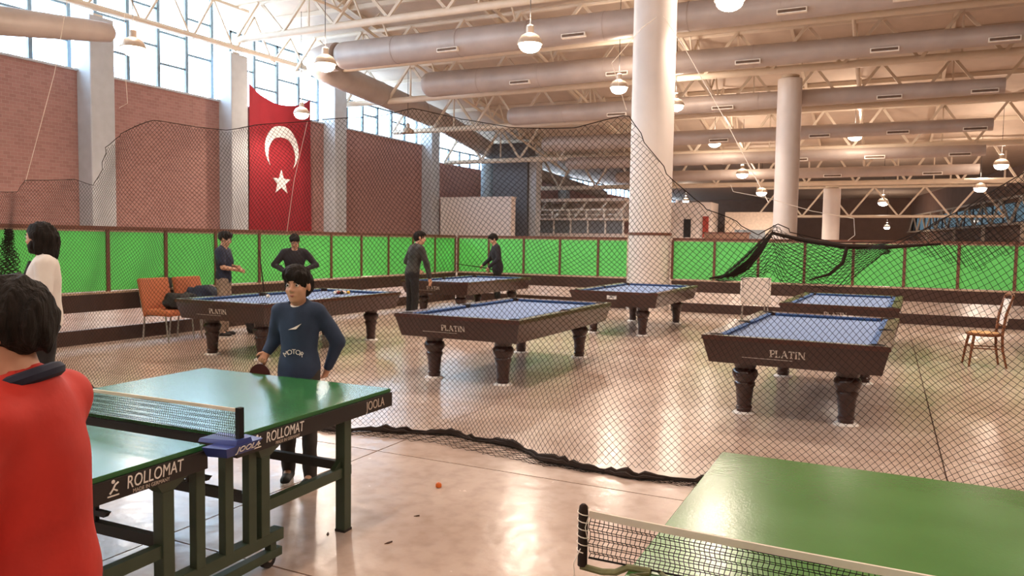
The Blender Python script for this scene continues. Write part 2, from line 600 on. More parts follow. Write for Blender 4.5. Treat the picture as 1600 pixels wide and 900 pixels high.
# far right strip window
w = bpy.data.objects.new('window_%d' % wi, None); COL.objects.link(w); struct(w)
for k in range(16):
    y = 64 + 3 * k
    MB().bar((RW(y) + .15, y, 3.7), (RW(y) + .15, y, 5.2), .14).build('mullion', M_frame, w)
    m = MB(); a, b = y + .07, y + 2.93
    m.hexa([(RW(a) + .14, a, 3.7), (RW(a) + .16, a, 3.7), (RW(b) + .16, b, 3.7), (RW(b) + .14, b, 3.7)],
           [(RW(a) + .14, a, 5.2), (RW(a) + .16, a, 5.2), (RW(b) + .16, b, 5.2), (RW(b) + .14, b, 5.2)])
    m.build('pane', M_dim, w)
t = thing('edge_truss', 'grey truss in front of the high window strip at the far right', 'roof truss')
for z_ in (3.5, 5.5):
    MB().tube([(RW(64) - .45, 64, z_), (RW(110) - .45, 110, z_)], .10, 8).build('chord', M_steel, t, True)
for k in range(9):
    y = 64 + 5 * k
    MB().bar((RW(y) - .45, y, 3.5), (RW(y + 2.5) - .45, y + 2.5, 5.5), .15).build('web_member', M_steel, t)
    MB().bar((RW(y + 2.5) - .45, y + 2.5, 5.5), (RW(y + 5) - .45, y + 5, 3.5), .15).build('web_member', M_steel, t)
for y in (66, 76, 86, 98):
    MB().bar((RW(y) - .45, y, 0), (RW(y) - .45, y, 3.5), .25).build('support_post', M_steel, t)

# square wall columns
cl = {19.5: 'pale square wall column left of the brick bay with the hanging lamp', 26.3: 'pale square wall column just left of the red flag',
      33.5: 'pale square wall column just right of the red flag', 43.2: 'pale square wall column beside the white block wall',
      51.8: 'grey square wall column behind the tall vent shaft', 66.3: 'farthest grey square wall column near the mezzanine'}
for y in colY:
    t = thing('wall_column', cl.get(y, 'pale square wall column on the window side, out past the picture edge'), 'column', (-27.15, y, 0), 0, 'square columns along the window wall')
    top = (9.66 if y < 10 else 9.78 if y < 22 else 9.9) if y < 36 else min(9.6, deck_z(y) - .1)
    MB().box(-.5, .42, -.5, .5, 0, top).build('shaft', M_sqcol, t, bevel=0.05)
    MB().box(-.18, .22, -.2, .2, top, top + .12).build('bearing_plate', M_steel, t)

# round columns
for (x, y, r, h, lab) in [(-5.35, 18.75, .52, 10.6, 'thick white round column standing in the line of the green fence'),
                          (-4.05, 35.2, .50, 8.75, 'white round column in the middle distance behind the green fence'),
                          (-3.35, 53.4, .52, 5.3, 'short white far column right of the middle round one')]:
    t = thing('round_column', lab, 'column', (x, y, 0), 0, 'round columns of the hall')
    MB().lathe([(r, 0), (r, h)], 40).build('shaft', M_column, t, True)
    if y < 20:
        MB().lathe([(r + .01, 1.86), (r + .03, 1.86), (r + .03, 1.92), (r + .01, 1.92)], 40).build('metal_band', M_fence, t, True)
    else:
        MB().lathe([(r * .6, h), (r * .75, h + .06), (r * .75, h + .16)], 24).build('cap', M_steel, t, True)

# ------------------------------------------------------------------ ducts
def duct(label, y, z, x0, x1, r0, r1, outlets):
    t = thing('air_duct', label, 'air duct', (0, y, z), 0, 'round air ducts across the hall')
    cap = [(x0 - .02, 0, 0), (x0, 0, 0)]
    MB().tube([(x0, 0, 0), (x0 + .03, 0, 0), (x0 + .1, 0, 0), (x0 + .22, 0, 0), (x0 + .4, 0, 0), (x1, 0, 0)], [r0 * .3, r0 * .6, r0 * .82, r0 * .95, r0, r1], 24).build('duct_body', M_duct, t, True)
    n = int((x1 - x0) / 3.0)
    for k in range(1, n):
        x = x0 + k * (x1 - x0) / n
        rr = r0 + (r1 - r0) * (x - x0) / (x1 - x0)
        MB().tube([(x - .03, 0, 0), (x + .03, 0, 0)], rr + .015, 24).build('seam_ring', M_duct, t, True)
    for x in outlets:
        rr = r0 + (r1 - r0) * (x - x0) / (x1 - x0)
        g = MB().box(x - .48, x + .48, -rr - .02, -rr * .7, -rr * .62 - .10, -rr * .62 + .06).build('outlet_frame', M_grille, t)
        MB().box(x - .44, x + .44, -rr - .04, -rr - .01, -rr * .62 - .065, -rr * .62 + .025).build('outlet_slot', M_slot, g)
duct('nearest long round air duct with its rounded end by the window wall', 28.0, 9.8, -22.5, 9, .60, .42, (-16.5, -11, -7.6, -3.2, .3, 3.5))
duct('second long round air duct, ending beside the upper right picture edge', 31.7, 9.05, -20.3, 4.1, .58, .33, (-15, -10.5, -5.2, -.4, 3.3))
duct('third round air duct, passing just behind the middle round column', 36.2, 8.1, -18, 3.9, .46, .31, (-12, -7, -.2, 3.2))
duct('fourth round air duct, hanging behind the third one', 40.6, 7.2, -18, 4.0, .42, .29, (-8, -3.2, .2, 3.3))
duct('fifth round air duct over the far column', 44.2, 6.45, -18, 4.1, .36, .28, (-4.5, -.8, 3))
duct('sixth and lowest round air duct at the far end', 47.8, 5.85, -16, 4.2, .34, .28, (-3, 2))
t = thing('main_duct', 'long grey main air duct descending along the window wall', 'air duct')
MB().tube([(-22.5, 28.0, 9.8), (-23.2, 28.05, 9.8), (-23.8, 28.3, 9.79), (-24.25, 28.8, 9.77), (-24.5, 29.5, 9.72), (-24.6, 31, 9.6), (-24.6, 40, 8.9), (-24.6, 52, 6.9), (-24.6, 70, 6.2)], [.62, .62, .62, .62, .62, .62, .60, .5, .42], 24).build('duct_body', M_duct, t, True)
for y, z in ((34, 9.37), (38, 9.06), (43, 8.4), (48, 7.57)):
    MB().tube([(-24.6, y - .03, z), (-24.6, y + .03, z)], .64, 24).build('seam_ring', M_duct, t, True)
t = thing('air_duct', 'grey tapering duct stub crossing the leftmost square column', 'air duct')
MB().tube([(-24, 9, 7.2), (-24, 17.4, 8.45), (-24, 17.75, 8.5), (-24, 17.85, 8.52)], [.58, .34, .32, .24], 24).build('duct_body', M_duct, t, True)
t['group'] = 'round air ducts across the hall'

# ------------------------------------------------------------------ pendant lamps
def lamp_parts():
    sh = MB().lathe([(.36, -.02), (.37, 0), (.34, .10), (.26, .22), (.12, .30), (.10, .30), (.24, .21), (.32, .09), (.35, -.015)], 24).mesh('lamp_shade', M_shade, True)
    ho = MB().lathe([(.09, .28), (.11, .30), (.11, .50), (.05, .54)], 16).mesh('housing', M_shade, True)
    bu = MB().sphere((0, 0, -.05), (.32, .32, .21), 16, 10).mesh('bulb', M_bulb, True)
    return sh, ho, bu
SH, HO, BU = lamp_parts()
def lamp(x, y, z, label, lit=True, power=1.0):
    t = thing('pendant_lamp', label, 'lamp', (x, y, z), 0, 'bell-shaped hall lamps')
    obj('lamp_shade', SH, t); obj('housing', HO, t)
    if lit:
        obj('bulb', BU, t)
    ztop = deck_z(y) - 0.02
    MB().tube([(0, 0, .53), (0, 0, ztop - z)], .012, 6).build('suspension_cord', M_rub, t)
    if lit:
        ld = bpy.data.lights.new('lamp_light', 'SPOT')
        ld.energy = LAMP_POWER * 4 * power
        ld.color = LAMP_COLOR
        ld.spot_size = R(165)
        ld.spot_blend = 0.5
        ld.shadow_soft_size = 0.2
        lo = bpy.data.objects.new('lamp_light', ld)
        COL.objects.link(lo)
        lo.parent = t
        lo.location = (0, 0, -0.36)
        lu = bpy.data.lights.new('ceiling_fill', 'POINT')       # added point light above each shade to brighten the ceiling
        lu.energy = LAMP_POWER * 4 * power * 0.32
        lu.color = LAMP_COLOR
        lu.shadow_soft_size = 0.15
        lv = bpy.data.objects.new('ceiling_fill', lu)
        COL.objects.link(lv)
        lv.parent = t
        lv.location = (0, 0, 0.75)
lamp(-16.92, 20.38, 7.4, 'glowing lamp at the rounded end of the nearest duct')
lamp(-9.6, 20.63, 7.4, 'large glowing lamp left of the thick round column')
lamp(-9.75, 29.3, 7.75, 'glowing lamp touching the left edge of the thick round column')
lamp(-8.47, 33.2, 7.6, 'glowing lamp touching the right edge of the thick round column')
lamp(-24.64, 28.01, 7.4, 'glowing lamp hanging in front of the red flag')
lamp(-20.55, 16.0, 7.27, 'pale bell lamp in front of the bright windows by the leftmost column', True, .5)
lamp(-8.6, 42.2, 7.1, 'glowing lamp under the third duct, between the two nearer round columns')
lamp(-7.77, 46.2, 5.75, 'small glowing lamp left of the middle column, upper of two')
lamp(-7.61, 52.77, 5.1, 'small glowing lamp touching the left edge of the middle column')
lamp(-1.7, 42.2, 7.15, 'glowing lamp right of the middle round column')
lamp(5.0, 46.2, 5.9, 'glowing lamp near the right picture edge, upper of two')
lamp(4.6, 51.4, 5.1, 'glowing lamp near the right picture edge, lower of two')
lamp(-.43, 59.93, 4.75, 'small far glowing lamp right of the thin far column')
lamp(-19.5, 81.8, 6.2, 'tiny far glowing lamp just right of the thick round column')
lamp(-.2, 99, 3.9, 'tiny far glowing lamp low over the fence at the far right')
lamp(-23.59, 35.21, 7.4, 'unlit small bell lamp in front of the windows right of the flag', False)
lamp(-3.64, 19.11, 7.5, 'glowing lamp at the top edge beside the thick round column')
for (x, y) in [(-10.5, 12.8), (-3.4, 12.4), (4.0, 12.4), (-10.5, 4.6), (-3.2, 4.2), (4.4, 4.2), (-10, -3.5), (-3, -3.5), (4.5, -3.5), (4.4, 19.5), (-18.5, 6)]:  # extra lamps out of view, added to light the hall and near floor
    lamp(x, y, 7.5, 'added glowing lamp continuing the rows, unseen above the top picture edge', True, .5 if y < 8 else .9)

# ------------------------------------------------------------------ red flag
flag = thing('hanging_flag', 'large red flag with white crescent and star hung on the brick wall', 'flag', (-26.9, 29.15, 0))
NYF, NZF = 28, 40
def flag_x(u, v):
    return 0.05 * math.sin(u * 9 + v * 2) + 0.03 * math.sin(u * 23 + 1)
vs, fs = [], []
for side in (0.0, -0.02):
    for j in range(NZF + 1):
        for i in range(NYF + 1):
            u, v = i / NYF, j / NZF
            top = 8.75 - 0.62 * math.sin(math.pi * u) ** 0.9 - 0.02 * u
            vs.append((flag_x(u, v) + side, -2.18 + 4.36 * u, 2.0 + (top - 2.0) * v))
nr = NYF + 1
off = nr * (NZF + 1)
for j in range(NZF):
    for i in range(NYF):
        a = j * nr + i
        fs.append((a, a + 1, a + nr + 1, a + nr))
        fs.append((off + a, off + a + nr, off + a + nr + 1, off + a + 1))
for i in range(NYF):
    a = NZF * nr + i
    fs += [(a, a + 1, off + a + 1, off + a), (i + 1, i, off + i, off + i + 1)]
for j in range(NZF):
    a = j * nr
    fs += [(a, off + a, off + a + nr, a + nr), (a + NYF, a + nr + NYF, off + a + nr + NYF, off + a + NYF)]
MB().add(vs, fs).build('cloth', M_flag, flag, True)
for q_ in (-2.15, 2.15):
    MB().tube([(0.0, q_, 8.72), (0.0, q_ * .98, 10.16)], .015, 6).build('hanging_rope', M_cord, flag)
def onflag(y, z, d):
    return (flag_x((y + 2.18) / 4.36, (z - 2) / 6.4) + d, y, z)
cr = MB()
RO, RI, DZ = 1.14, 0.93, -0.33
zi = (RO * RO - RI * RI + DZ * DZ) / (2 * DZ)
half = math.acos(max(-1, min(1, -zi / RO)))
for k in range(40):
    quad = []
    for kk in (k, k + 1):
        tt = -1 + 2 * kk / 40
        ao = tt * (math.pi - math.acos(zi / RO) if False else math.acos(zi / RO))
        yo, zo = RO * math.sin(ao), RO * math.cos(ao)
        ai = tt * math.acos(max(-1, min(1, (zi - DZ) / RI)))
        yi2, zi2 = RI * math.sin(ai), RI * math.cos(ai) + DZ
        quad += [(yo, zo), (yi2, zi2)]
    (a, b, c, d) = quad
    pts = [onflag(p[0], p[1] + 5.95, .03) for p in (a, c, d, b)]
    pb = [onflag(p[0], p[1] + 5.95, .012) for p in (a, c, d, b)]
    cr.hexa(pb, pts)
cr.build('crescent', M_flagw, flag)
st = MB()
pol = []
for k in range(10):
    rr = .62 if k % 2 == 0 else .245
    a = math.pi / 2 + k * math.pi / 5
    pol.append((rr * math.cos(a), rr * math.sin(a) + 4.35))
c0 = (0, 4.35)
for k in range(10):
    a, b = pol[k], pol[(k + 1) % 10]
    tri = [c0, a, b]
    st.add([onflag(p[0], p[1], .03) for p in tri] + [onflag(p[0], p[1], .012) for p in tri], [(0, 1, 2), (5, 4, 3), (1, 4, 5, 2)])
st.build('star', M_flagw, flag)

# ------------------------------------------------------------------ far end of the hall
t = thing('block_wall', 'low white block wall at the far left corner below the vent shaft', 'wall', (0, 43.9, 0))
MB().box(-26.6, -21.4, -.3, .3, 0, 4.35).build('wall_slab', M_plaster, t)
MB().box(-26.65, -21.35, -.36, .36, 4.35, 4.45).build('coping', M_plaster, t)
M_shaft = mat('blue_grey_shaft', '#66686f', 0.6, vary=.1)
M_shaft2 = mat('blue_grey_pipe', '#9fb2bf', 0.5, vary=.1)
t = thing('vent_shaft', 'dark grey boxed vent shaft standing above the white block wall', 'vent shaft', (-23.6, 46.5, 0))
MB().box(-.35, 2.2, -.6, .6, 0, 8.1).build('shaft_box', M_shaft, t)
MB().tube([(-1.0, 0, 0), (-1.0, 0, 7.0)], .5, 20).build('riser_pipe', M_shaft2, t, True)
MB().box(2.25, 2.75, -.4, .4, 0, 7.2).build('side_pilaster', M_sqcol, t)
M_dglass = mat('dim_glass', '#8d949a', 0.15, vary=.25, scale=.6)
M_rail = mat('white_rail', '#f4efe9', 0.5)
t = thing('mezzanine', 'white two-storey mezzanine with railing and window row left of the thick column', 'mezzanine', (-20.6, 50, 0))
MB().box(-4.5, 4.6, 0, 4, 0, 2.25).build('lower_wall', M_plaster, t)
MB().box(-4.5, 4.6, -.4, 4, 3.15, 3.30).build('balcony_slab', M_plaster, t)
MB().box(-4.5, 4.6, -.2, 4, 4.45, 4.65).build('roof_slab', M_plaster, t)
MB().box(-4.5, 4.6, 2.6, 2.8, 3.3, 4.45).build('rear_wall', M_plaster, t)
for k in range(8):
    x = -4.4 + k * 1.27
    MB().box(x - .06, x + .06, -.35, -.25, 3.3, 3.85).build('railing_post', M_rail, t)
    MB().box(x - .05, x + .05, -.05, .05, 2.25, 3.15).build('window_mullion', M_rail, t)
    if k < 7:
        MB().box(x + .06, x + 1.2, .05, .08, 2.27, 3.13).build('window_pane', M_dglass, t)
MB().box(-4.5, 4.6, -.36, -.26, 3.82, 3.92).build('handrail', M_rail, t)
MB().box(-4.5, 4.6, -.34, -.30, 3.5, 3.56).build('midrail', M_rail, t)
for k in range(5):
    x = -2.2 + k * 1.5
    MB().bar((x, .4, 3.35), (x + .9, .4, 4.45), .12).build('roof_strut', M_rail, t)
t = thing('kiosk', 'white far kiosk with red and dark sign panels right of the thick column', 'kiosk', (-12.2, 55, 0))
MB().box(-2.6, .9, 0, 2.5, 0, 4.6).build('kiosk_wall', M_plaster, t)
MB().box(-2.3, -2.1, -.08, 0, 2.1, 3.6).build('red_strip', mat('red_sign', '#a33a2a', .5), t)
MB().box(-1.0, -.5, -.06, 0, 2.1, 3.4).build('dark_doorway', M_pocket, t)
MB().box(.35, .75, -.08, 0, 2.0, 3.6).build('red_strip', MATS['red_sign'], t)
MB().box(-2.6, .9, -.1, 0, 1.95, 2.1).build('counter_band', M_plaster, t)
t = thing('site_cabin', 'pale boxy cabin at the far end left of the middle round column', 'cabin', (-8.7, 56.5, 0))
MB().box(-1.9, 1.6, 0, 2.5, 0, 3.95).build('cabin_wall', mat('cabin_beige', '#d5c2b0', .7), t)
MB().box(-1.2, .9, -.06, 0, 1.4, 2.7).build('window_pane', M_dglass, t)
MB().box(1.65, 2.6, .2, 2.5, 0, 3.0).build('side_panel', M_shaft2, t)
t = thing('dark_partition', 'dark low partition in front of the far cabin', 'partition', (-9.5, 52, 0))
MB().box(-1.6, 1.3, 0, .2, 0, 2.35).build('partition_board', M_brownwall, t)
MB().box(-1.7, 1.4, -.02, .22, 2.35, 2.45).build('top_cap', M_fence, t)

# ------------------------------------------------------------------ green fence
def fence(name_label, origin, rz, posts, end_panels=()):
    """posts: distances along the local x axis; panels fill the gaps; end_panels: extra (a, b) panels without posts"""
    t = thing('green_fence', name_label, 'fence', origin, rz, 'green panelled fence around the billiard area')
    a, b = min(posts), max(posts)
    for (p, q) in end_panels:
        a, b = min(a, p), max(b, q)
    MB().box(a, b, -.03, .03, 1.745, 1.80).build('top_rail', M_fence, t)
    MB().box(a, b, -.05, .05, .755, .785).build('ledge', M_ledge, t)
    MB().box(a, b, -.035, .035, .49, .755).build('upper_board', M_board, t)
    MB().box(a, b, -.035, .035, 0, .22).build('lower_board', M_board, t)
    for p in posts:
        MB().box(p - .028, p + .028, -.028, .028, .785, 1.745).build('post', M_fence, t)
    k = 0
    for p in posts:
        if k % 4 == 0:
            MB().box(p - .03, p + .03, -.025, .025, .22, .49).build('stub_post', M_board, t)
        k += 1
    sp = sorted(posts)
    gaps = [(p + .03, q - .03) for p, q in zip(sp[:-1], sp[1:])] + list(end_panels)
    for (p, q) in gaps:
        MB().box(p, q, -.006, .006, .80, 1.715).build('green_panel', M_green, t)
        MB().box(p, q, -.012, .012, 1.715, 1.745).build('panel_clip_strip', M_ledge, t)
    return t
fence('green panelled fence run along the brick wall side, left of the corner', (-10.92, 18.72, 0), R(-90), [0.03 + 1.07 * k for k in range(23)])
fence('green panelled fence run from the corner to the thick round column', (-10.92, 18.72, 0), 0, [0.10, 1.07, 2.13, 3.18, 4.24], [(4.27, 5.0)])
fence('green panelled fence run right of the thick round column', (-4.78, 18.72, 0), 0, [0.03 + 1.017 * k for k in range(13)])

# ------------------------------------------------------------------ pool tables
HW, HL = 0.815, 1.55
def serif_letters(txt, H, m):
    """plain roman capitals with small serifs, in the xz plane facing -y"""
    mb = MB()
    th, tn, sf = H * .17, H * .08, H * .09
    D0, D1 = -.004, .002
    def q(x0, x1, z0, z1): mb.box(x0, x1, D0, D1, z0, z1)
    def slant(x0, z0, x1, z1, w):
        mb.hexa([(x0 - w / 2, D0, z0), (x0 + w / 2, D0, z0), (x0 + w / 2, D1, z0), (x0 - w / 2, D1, z0)],
                [(x1 - w / 2, D0, z1), (x1 + w / 2, D0, z1), (x1 + w / 2, D1, z1), (x1 - w / 2, D1, z1)])
    def stem(x, w=None):
        w = w or th
        q(x, x + w, 0, H); q(x - sf, x + w + sf, 0, tn * .8); q(x - sf, x + w + sf, H - tn * .8, H)
    x = 0
    for ch in txt:
        if ch == 'P':
            stem(x); cx, cz, rr = x + th, H * .73, H * .27
            pts = [(cx, H)] + [(cx + H * .13 + rr * math.cos(a), cz + rr * math.sin(a)) for a in [math.pi / 2 - k * math.pi / 8 for k in range(9)]] + [(cx, H * .46)]
            for k in range(len(pts) - 1):
                (ax, az), (bx, bz) = pts[k], pts[k + 1]
                mb.bar((ax, -.001, az - (0 if k else tn / 2)), (bx, -.001, bz), .006, th * .75)
            x += H * .72
        elif ch == 'L':
            stem(x); q(x, x + H * .55, 0, tn); q(x + H * .5, x + H * .55, 0, H * .25); x += H * .72
        elif ch == 'A':
            slant(x + H * .08, 0, x + H * .40, H, tn); slant(x + H * .74, 0, x + H * .42, H, th)
            q(x + H * .2, x + H * .62, H * .3, H * .3 + tn); q(x - sf * .3, x + H * .2, 0, tn * .8); q(x + H * .6, x + H * .88, 0, tn * .8); x += H * .96
        elif ch == 'T':
            q(x + H * .27, x + H * .27 + th, 0, H); q(x + H * .18, x + H * .54, 0, tn * .8)
            q(x, x + H * .72, H - tn, H); q(x, x + H * .05, H * .76, H); q(x + H * .67, x + H * .72, H * .76, H); x += H * .88
        elif ch == 'I':
            stem(x); x += H * .42
        elif ch == 'N':
            stem(x, tn); slant(x + H * .68, 0, x + H * .06, H, th); stem(x + H * .66, tn); x += H * .85
    w = x
    mb.v = [(vx - w / 2, vy, vz - H / 2) for vx, vy, vz in mb.v]
    return mb.mesh('lettering', m)

LEGP = [(.058, .02), (.058, .05), (.066, .06), (.066, .075), (.058, .085), (.072, .26), (.084, .29), (.084, .31), (.075, .325), (.098, .37), (.105, .40), (.098, .435), (.078, .455), (.088, .47), (.088, .55)]
LEG = MB().lathe([(a_ * 1.2, b_) for a_, b_ in LEGP], 20).mesh('leg', M_wood, True)
FOOT = MB().lathe([(.112, 0), (.115, .008), (.10, .02), (.06, .026)], 20).mesh('foot', M_foot, True)
SERIF = serif_letters('PLATIN', .085, M_letter)
def side_panel(u0, u1):
    pass
def pool_table_meshes():
    P = {}
    zt, zb, ins, th = .752, .528, .055, .03
    for key, (a, b) in {'e': (HW, HL), 's': (HL, HW)}.items():
        # panel facing -y at y=-b, half length a, tilted inwards to the bottom
        P['panel_' + key] = MB().hexa([(-a + ins, -b + ins, zb), (a - ins, -b + ins, zb), (a - ins - th, -b + ins + th, zb), (-a + ins + th, -b + ins + th, zb)],
                                      [(-a, -b, zt), (a, -b, zt), (a - th, -b + th, zt), (-a + th, -b + th, zt)]).mesh('side_panel', M_wood)
        g = .115
        P['rail_' + key] = MB().hexa([(-a - .012, -b - .012, zt), (a + .012, -b - .012, zt), (a - g, -b + g, zt), (-a + g, -b + g, zt)],
                                     [(-a - .006, -b - .006, .795), (a + .006, -b - .006, .795), (a - g, -b + g, .79), (-a + g, -b + g, .79)]).mesh('rail', M_woodtop)
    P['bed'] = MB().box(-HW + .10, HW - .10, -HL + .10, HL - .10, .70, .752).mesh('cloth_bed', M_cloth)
    P['under'] = MB().box(-HW + .10, HW - .10, -HL + .10, HL - .10, .56, .60).mesh('underframe', M_wood)
    def cush(l):
        h = l / 2
        return MB().hexa([(-h, 0, .752), (h, 0, .752), (h - .05, .03, .752), (-h + .05, .03, .752)],
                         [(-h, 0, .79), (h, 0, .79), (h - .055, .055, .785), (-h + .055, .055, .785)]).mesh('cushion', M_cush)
    P['cush_e'] = cush(2 * (HW - .115) - .16)
    P['cush_s'] = cush((2 * (HL - .115) - .30) / 2)
    P['pocket'] = MB().lathe([(.062, .748), (.066, .797), (.052, .799), (.05, .76)], 14).mesh('pocket', M_pocket, True)
    P['sight'] = MB().box(-.012, .012, -.012, .012, 0, .002).mesh('sight', M_letter)
    return P
PM = pool_table_meshes()
POOLG = 'billiard tables in two rows'
def pool_table(x, y, a, label, letters=True, plaque=False):
    t = thing('pool_table', label, 'billiard table', (x, y, 0), a, POOLG)
    for (u, v) in ((-1, -1), (1, -1), (1, 1), (-1, 1)):
        lg = obj('leg', LEG, t, (u * .465, v * 1.225, 0))
        obj('foot', FOOT, lg)
    fr = None
    for k in range(4):
        key = 'e' if k % 2 == 0 else 's'
        p = obj('side_panel', PM['panel_' + key], t, None, (0, 0, k * math.pi / 2))
        obj('rail', PM['rail_' + key], t, None, (0, 0, k * math.pi / 2))
        if k == 0:
            fr = p
    obj('cloth_bed', PM['bed'], t)
    obj('underframe', PM['under'], t)
    for v in (-1, 1):
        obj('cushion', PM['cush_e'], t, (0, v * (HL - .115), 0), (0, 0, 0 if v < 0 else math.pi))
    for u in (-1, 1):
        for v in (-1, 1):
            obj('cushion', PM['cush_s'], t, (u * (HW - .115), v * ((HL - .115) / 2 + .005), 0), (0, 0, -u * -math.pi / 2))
        for v in (-1, 0, 1):
            obj('pocket', PM['pocket'], t, (u * (HW - .105 + (.02 if v == 0 else 0)), v * (HL - .105), 0))
    for u in (-1, 1):
        for v in (-1.05, -.7, -.35, .35, .7, 1.05):
            obj('sight', PM['sight'], t, (u * (HW - .05), v, .794))
    for v in (-1, 1):
        for u in (-.4, 0, .4):
            obj('sight', PM['sight'], t, (u, v * (HL - .05), .794))
    if letters:
        o = obj('lettering', SERIF, fr, (-.03, -HL + .022 - .003, .655), (math.atan2(.055, .224), 0, 0))
        o.scale = (.8, 1, .8)
        MB().box(-.33, .13, -.002, .002, -.002, .002).build('trim_line', M_letter, fr, loc=(-.12, -HL + .036, .598))
    if plaque:
        pq = MB().box(-.09, .09, -.006, .0, -.045, .045).build('plaque', M_white, fr, loc=(-.02, -HL + .013, .70))
        MB().box(-.06, .05, -.009, -.006, -.02, -.008).build('plaque_mark', M_tbar, pq)
        MB().box(-.04, .06, -.009, -.006, .008, .02).build('plaque_mark', M_tbar, pq)
        obj('lettering', text_mesh('SALON BILARDO', .085, M_letter), fr, (.02, -HL + .044, .585), (R(90) + math.atan2(.055, .224), 0, 0))
    return t
pool_table(-8.06, 9.07, 0, 'dark billiard table behind the boy in the navy sweatshirt, racked balls on it')
pool_table(-8.53, 15.3, 0, 'dark billiard table between the two men at the fence corner')
pool_table(-4.41, 9.11, 0, 'dark billiard table in the middle front with PLATIN on its near end')
pool_table(-4.37, 14.6, 0, 'dark billiard table with a white plaque, in front of the thick round column', False, True)
pool_table(-.58, 13.75, -.03, 'dark billiard table behind the right-hand PLATIN table')
pool_table(-.71, 8.98, -.034, 'dark billiard table at right front with PLATIN on its near end')
pool_table(2.95, 14.2, -.05, 'dark billiard table cut off by the right picture edge', False)
M_ball = {}
cols = ['#f0e8dc', '#c02a22', '#20408f', '#e0b030', '#5a2a70', '#d86a20', '#1f6b3a', '#7a1f1f', '#151515']
BALLME = [MB().sphere((0, 0, 0), .0285, 14, 9).mesh('billiard_ball', mat('ball_%d' % i, c, .15, vary=0), True) for i, c in enumerate(cols)]
k = 0
names = ['white', 'red', 'blue', 'yellow', 'purple', 'orange', 'green', 'maroon', 'black']
for r in range(5):
    for c in range(r + 1):
        ci = 1 + (k * 3) % 8 if k % 3 else 0
        o = obj('billiard_ball', BALLME[ci], None, (-8.06 + (c - r / 2) * .058, 9.95 + r * .0503, .7812))
        tag(o, 'small billiard ball in the triangular cluster on the table behind the boy', 'ball', 'racked billiard balls')
        k += 1
o = obj('billiard_ball', BALLME[0], None, (-8.35, 8.75, .7812))
tag(o, 'single white cue ball on the table behind the boy', 'ball')

# ------------------------------------------------------------------ table tennis tables
def tt_net(t, w, top, nm=.0125, tape=.015, sag=0.0, post=.15, dz=.76):
    """net across local x at y=0"""
    def zt(x): return dz + top - sag * (1 - (x / w) ** 2)
    def yy(x, z): return .006 * math.sin(x * 9 + z * 30)
    nx, nz = int(2 * w / nm), 11
    A, B = [], []
    def P(i, j):
        x = -w + 2 * w * i / nx
        z = dz + .012 + (zt(x) - tape - dz - .012) * j / nz
        return (x + .003 * math.sin(j * 1.3 + i * .25), yy(x, j * .1), z)
    for i in range(nx + 1):
        for j in range(nz + 1):
            if i < nx: A.append(P(i, j)); B.append(P(i + 1, j))
            if j < nz: A.append(P(i, j)); B.append(P(i, j + 1))
    V, F = strands(A, B, .0013)
    n = obj('net_mesh', np_mesh('net_mesh', V, F, M_netk), t)
    tp = MB()
    N = 24
    for i in range(N):
        xa, xb = -w + 2 * w * i / N, -w + 2 * w * (i + 1) / N
        tp.hexa([(xa, -.004, zt(xa) - tape), (xb, -.004, zt(xb) - tape), (xb, .004, zt(xb) - tape), (xa, .004, zt(xa) - tape)],
                [(xa, -.004, zt(xa)), (xb, -.004, zt(xb)), (xb, .004, zt(xb)), (xa, .004, zt(xa))])
    tp.build('net_tape', M_tape, t)
    MB().tube([(-w, 0, dz + .012), (0, .004, dz + .010), (w, 0, dz + .012)], .003, 5).build('bottom_cord', M_netk, t)

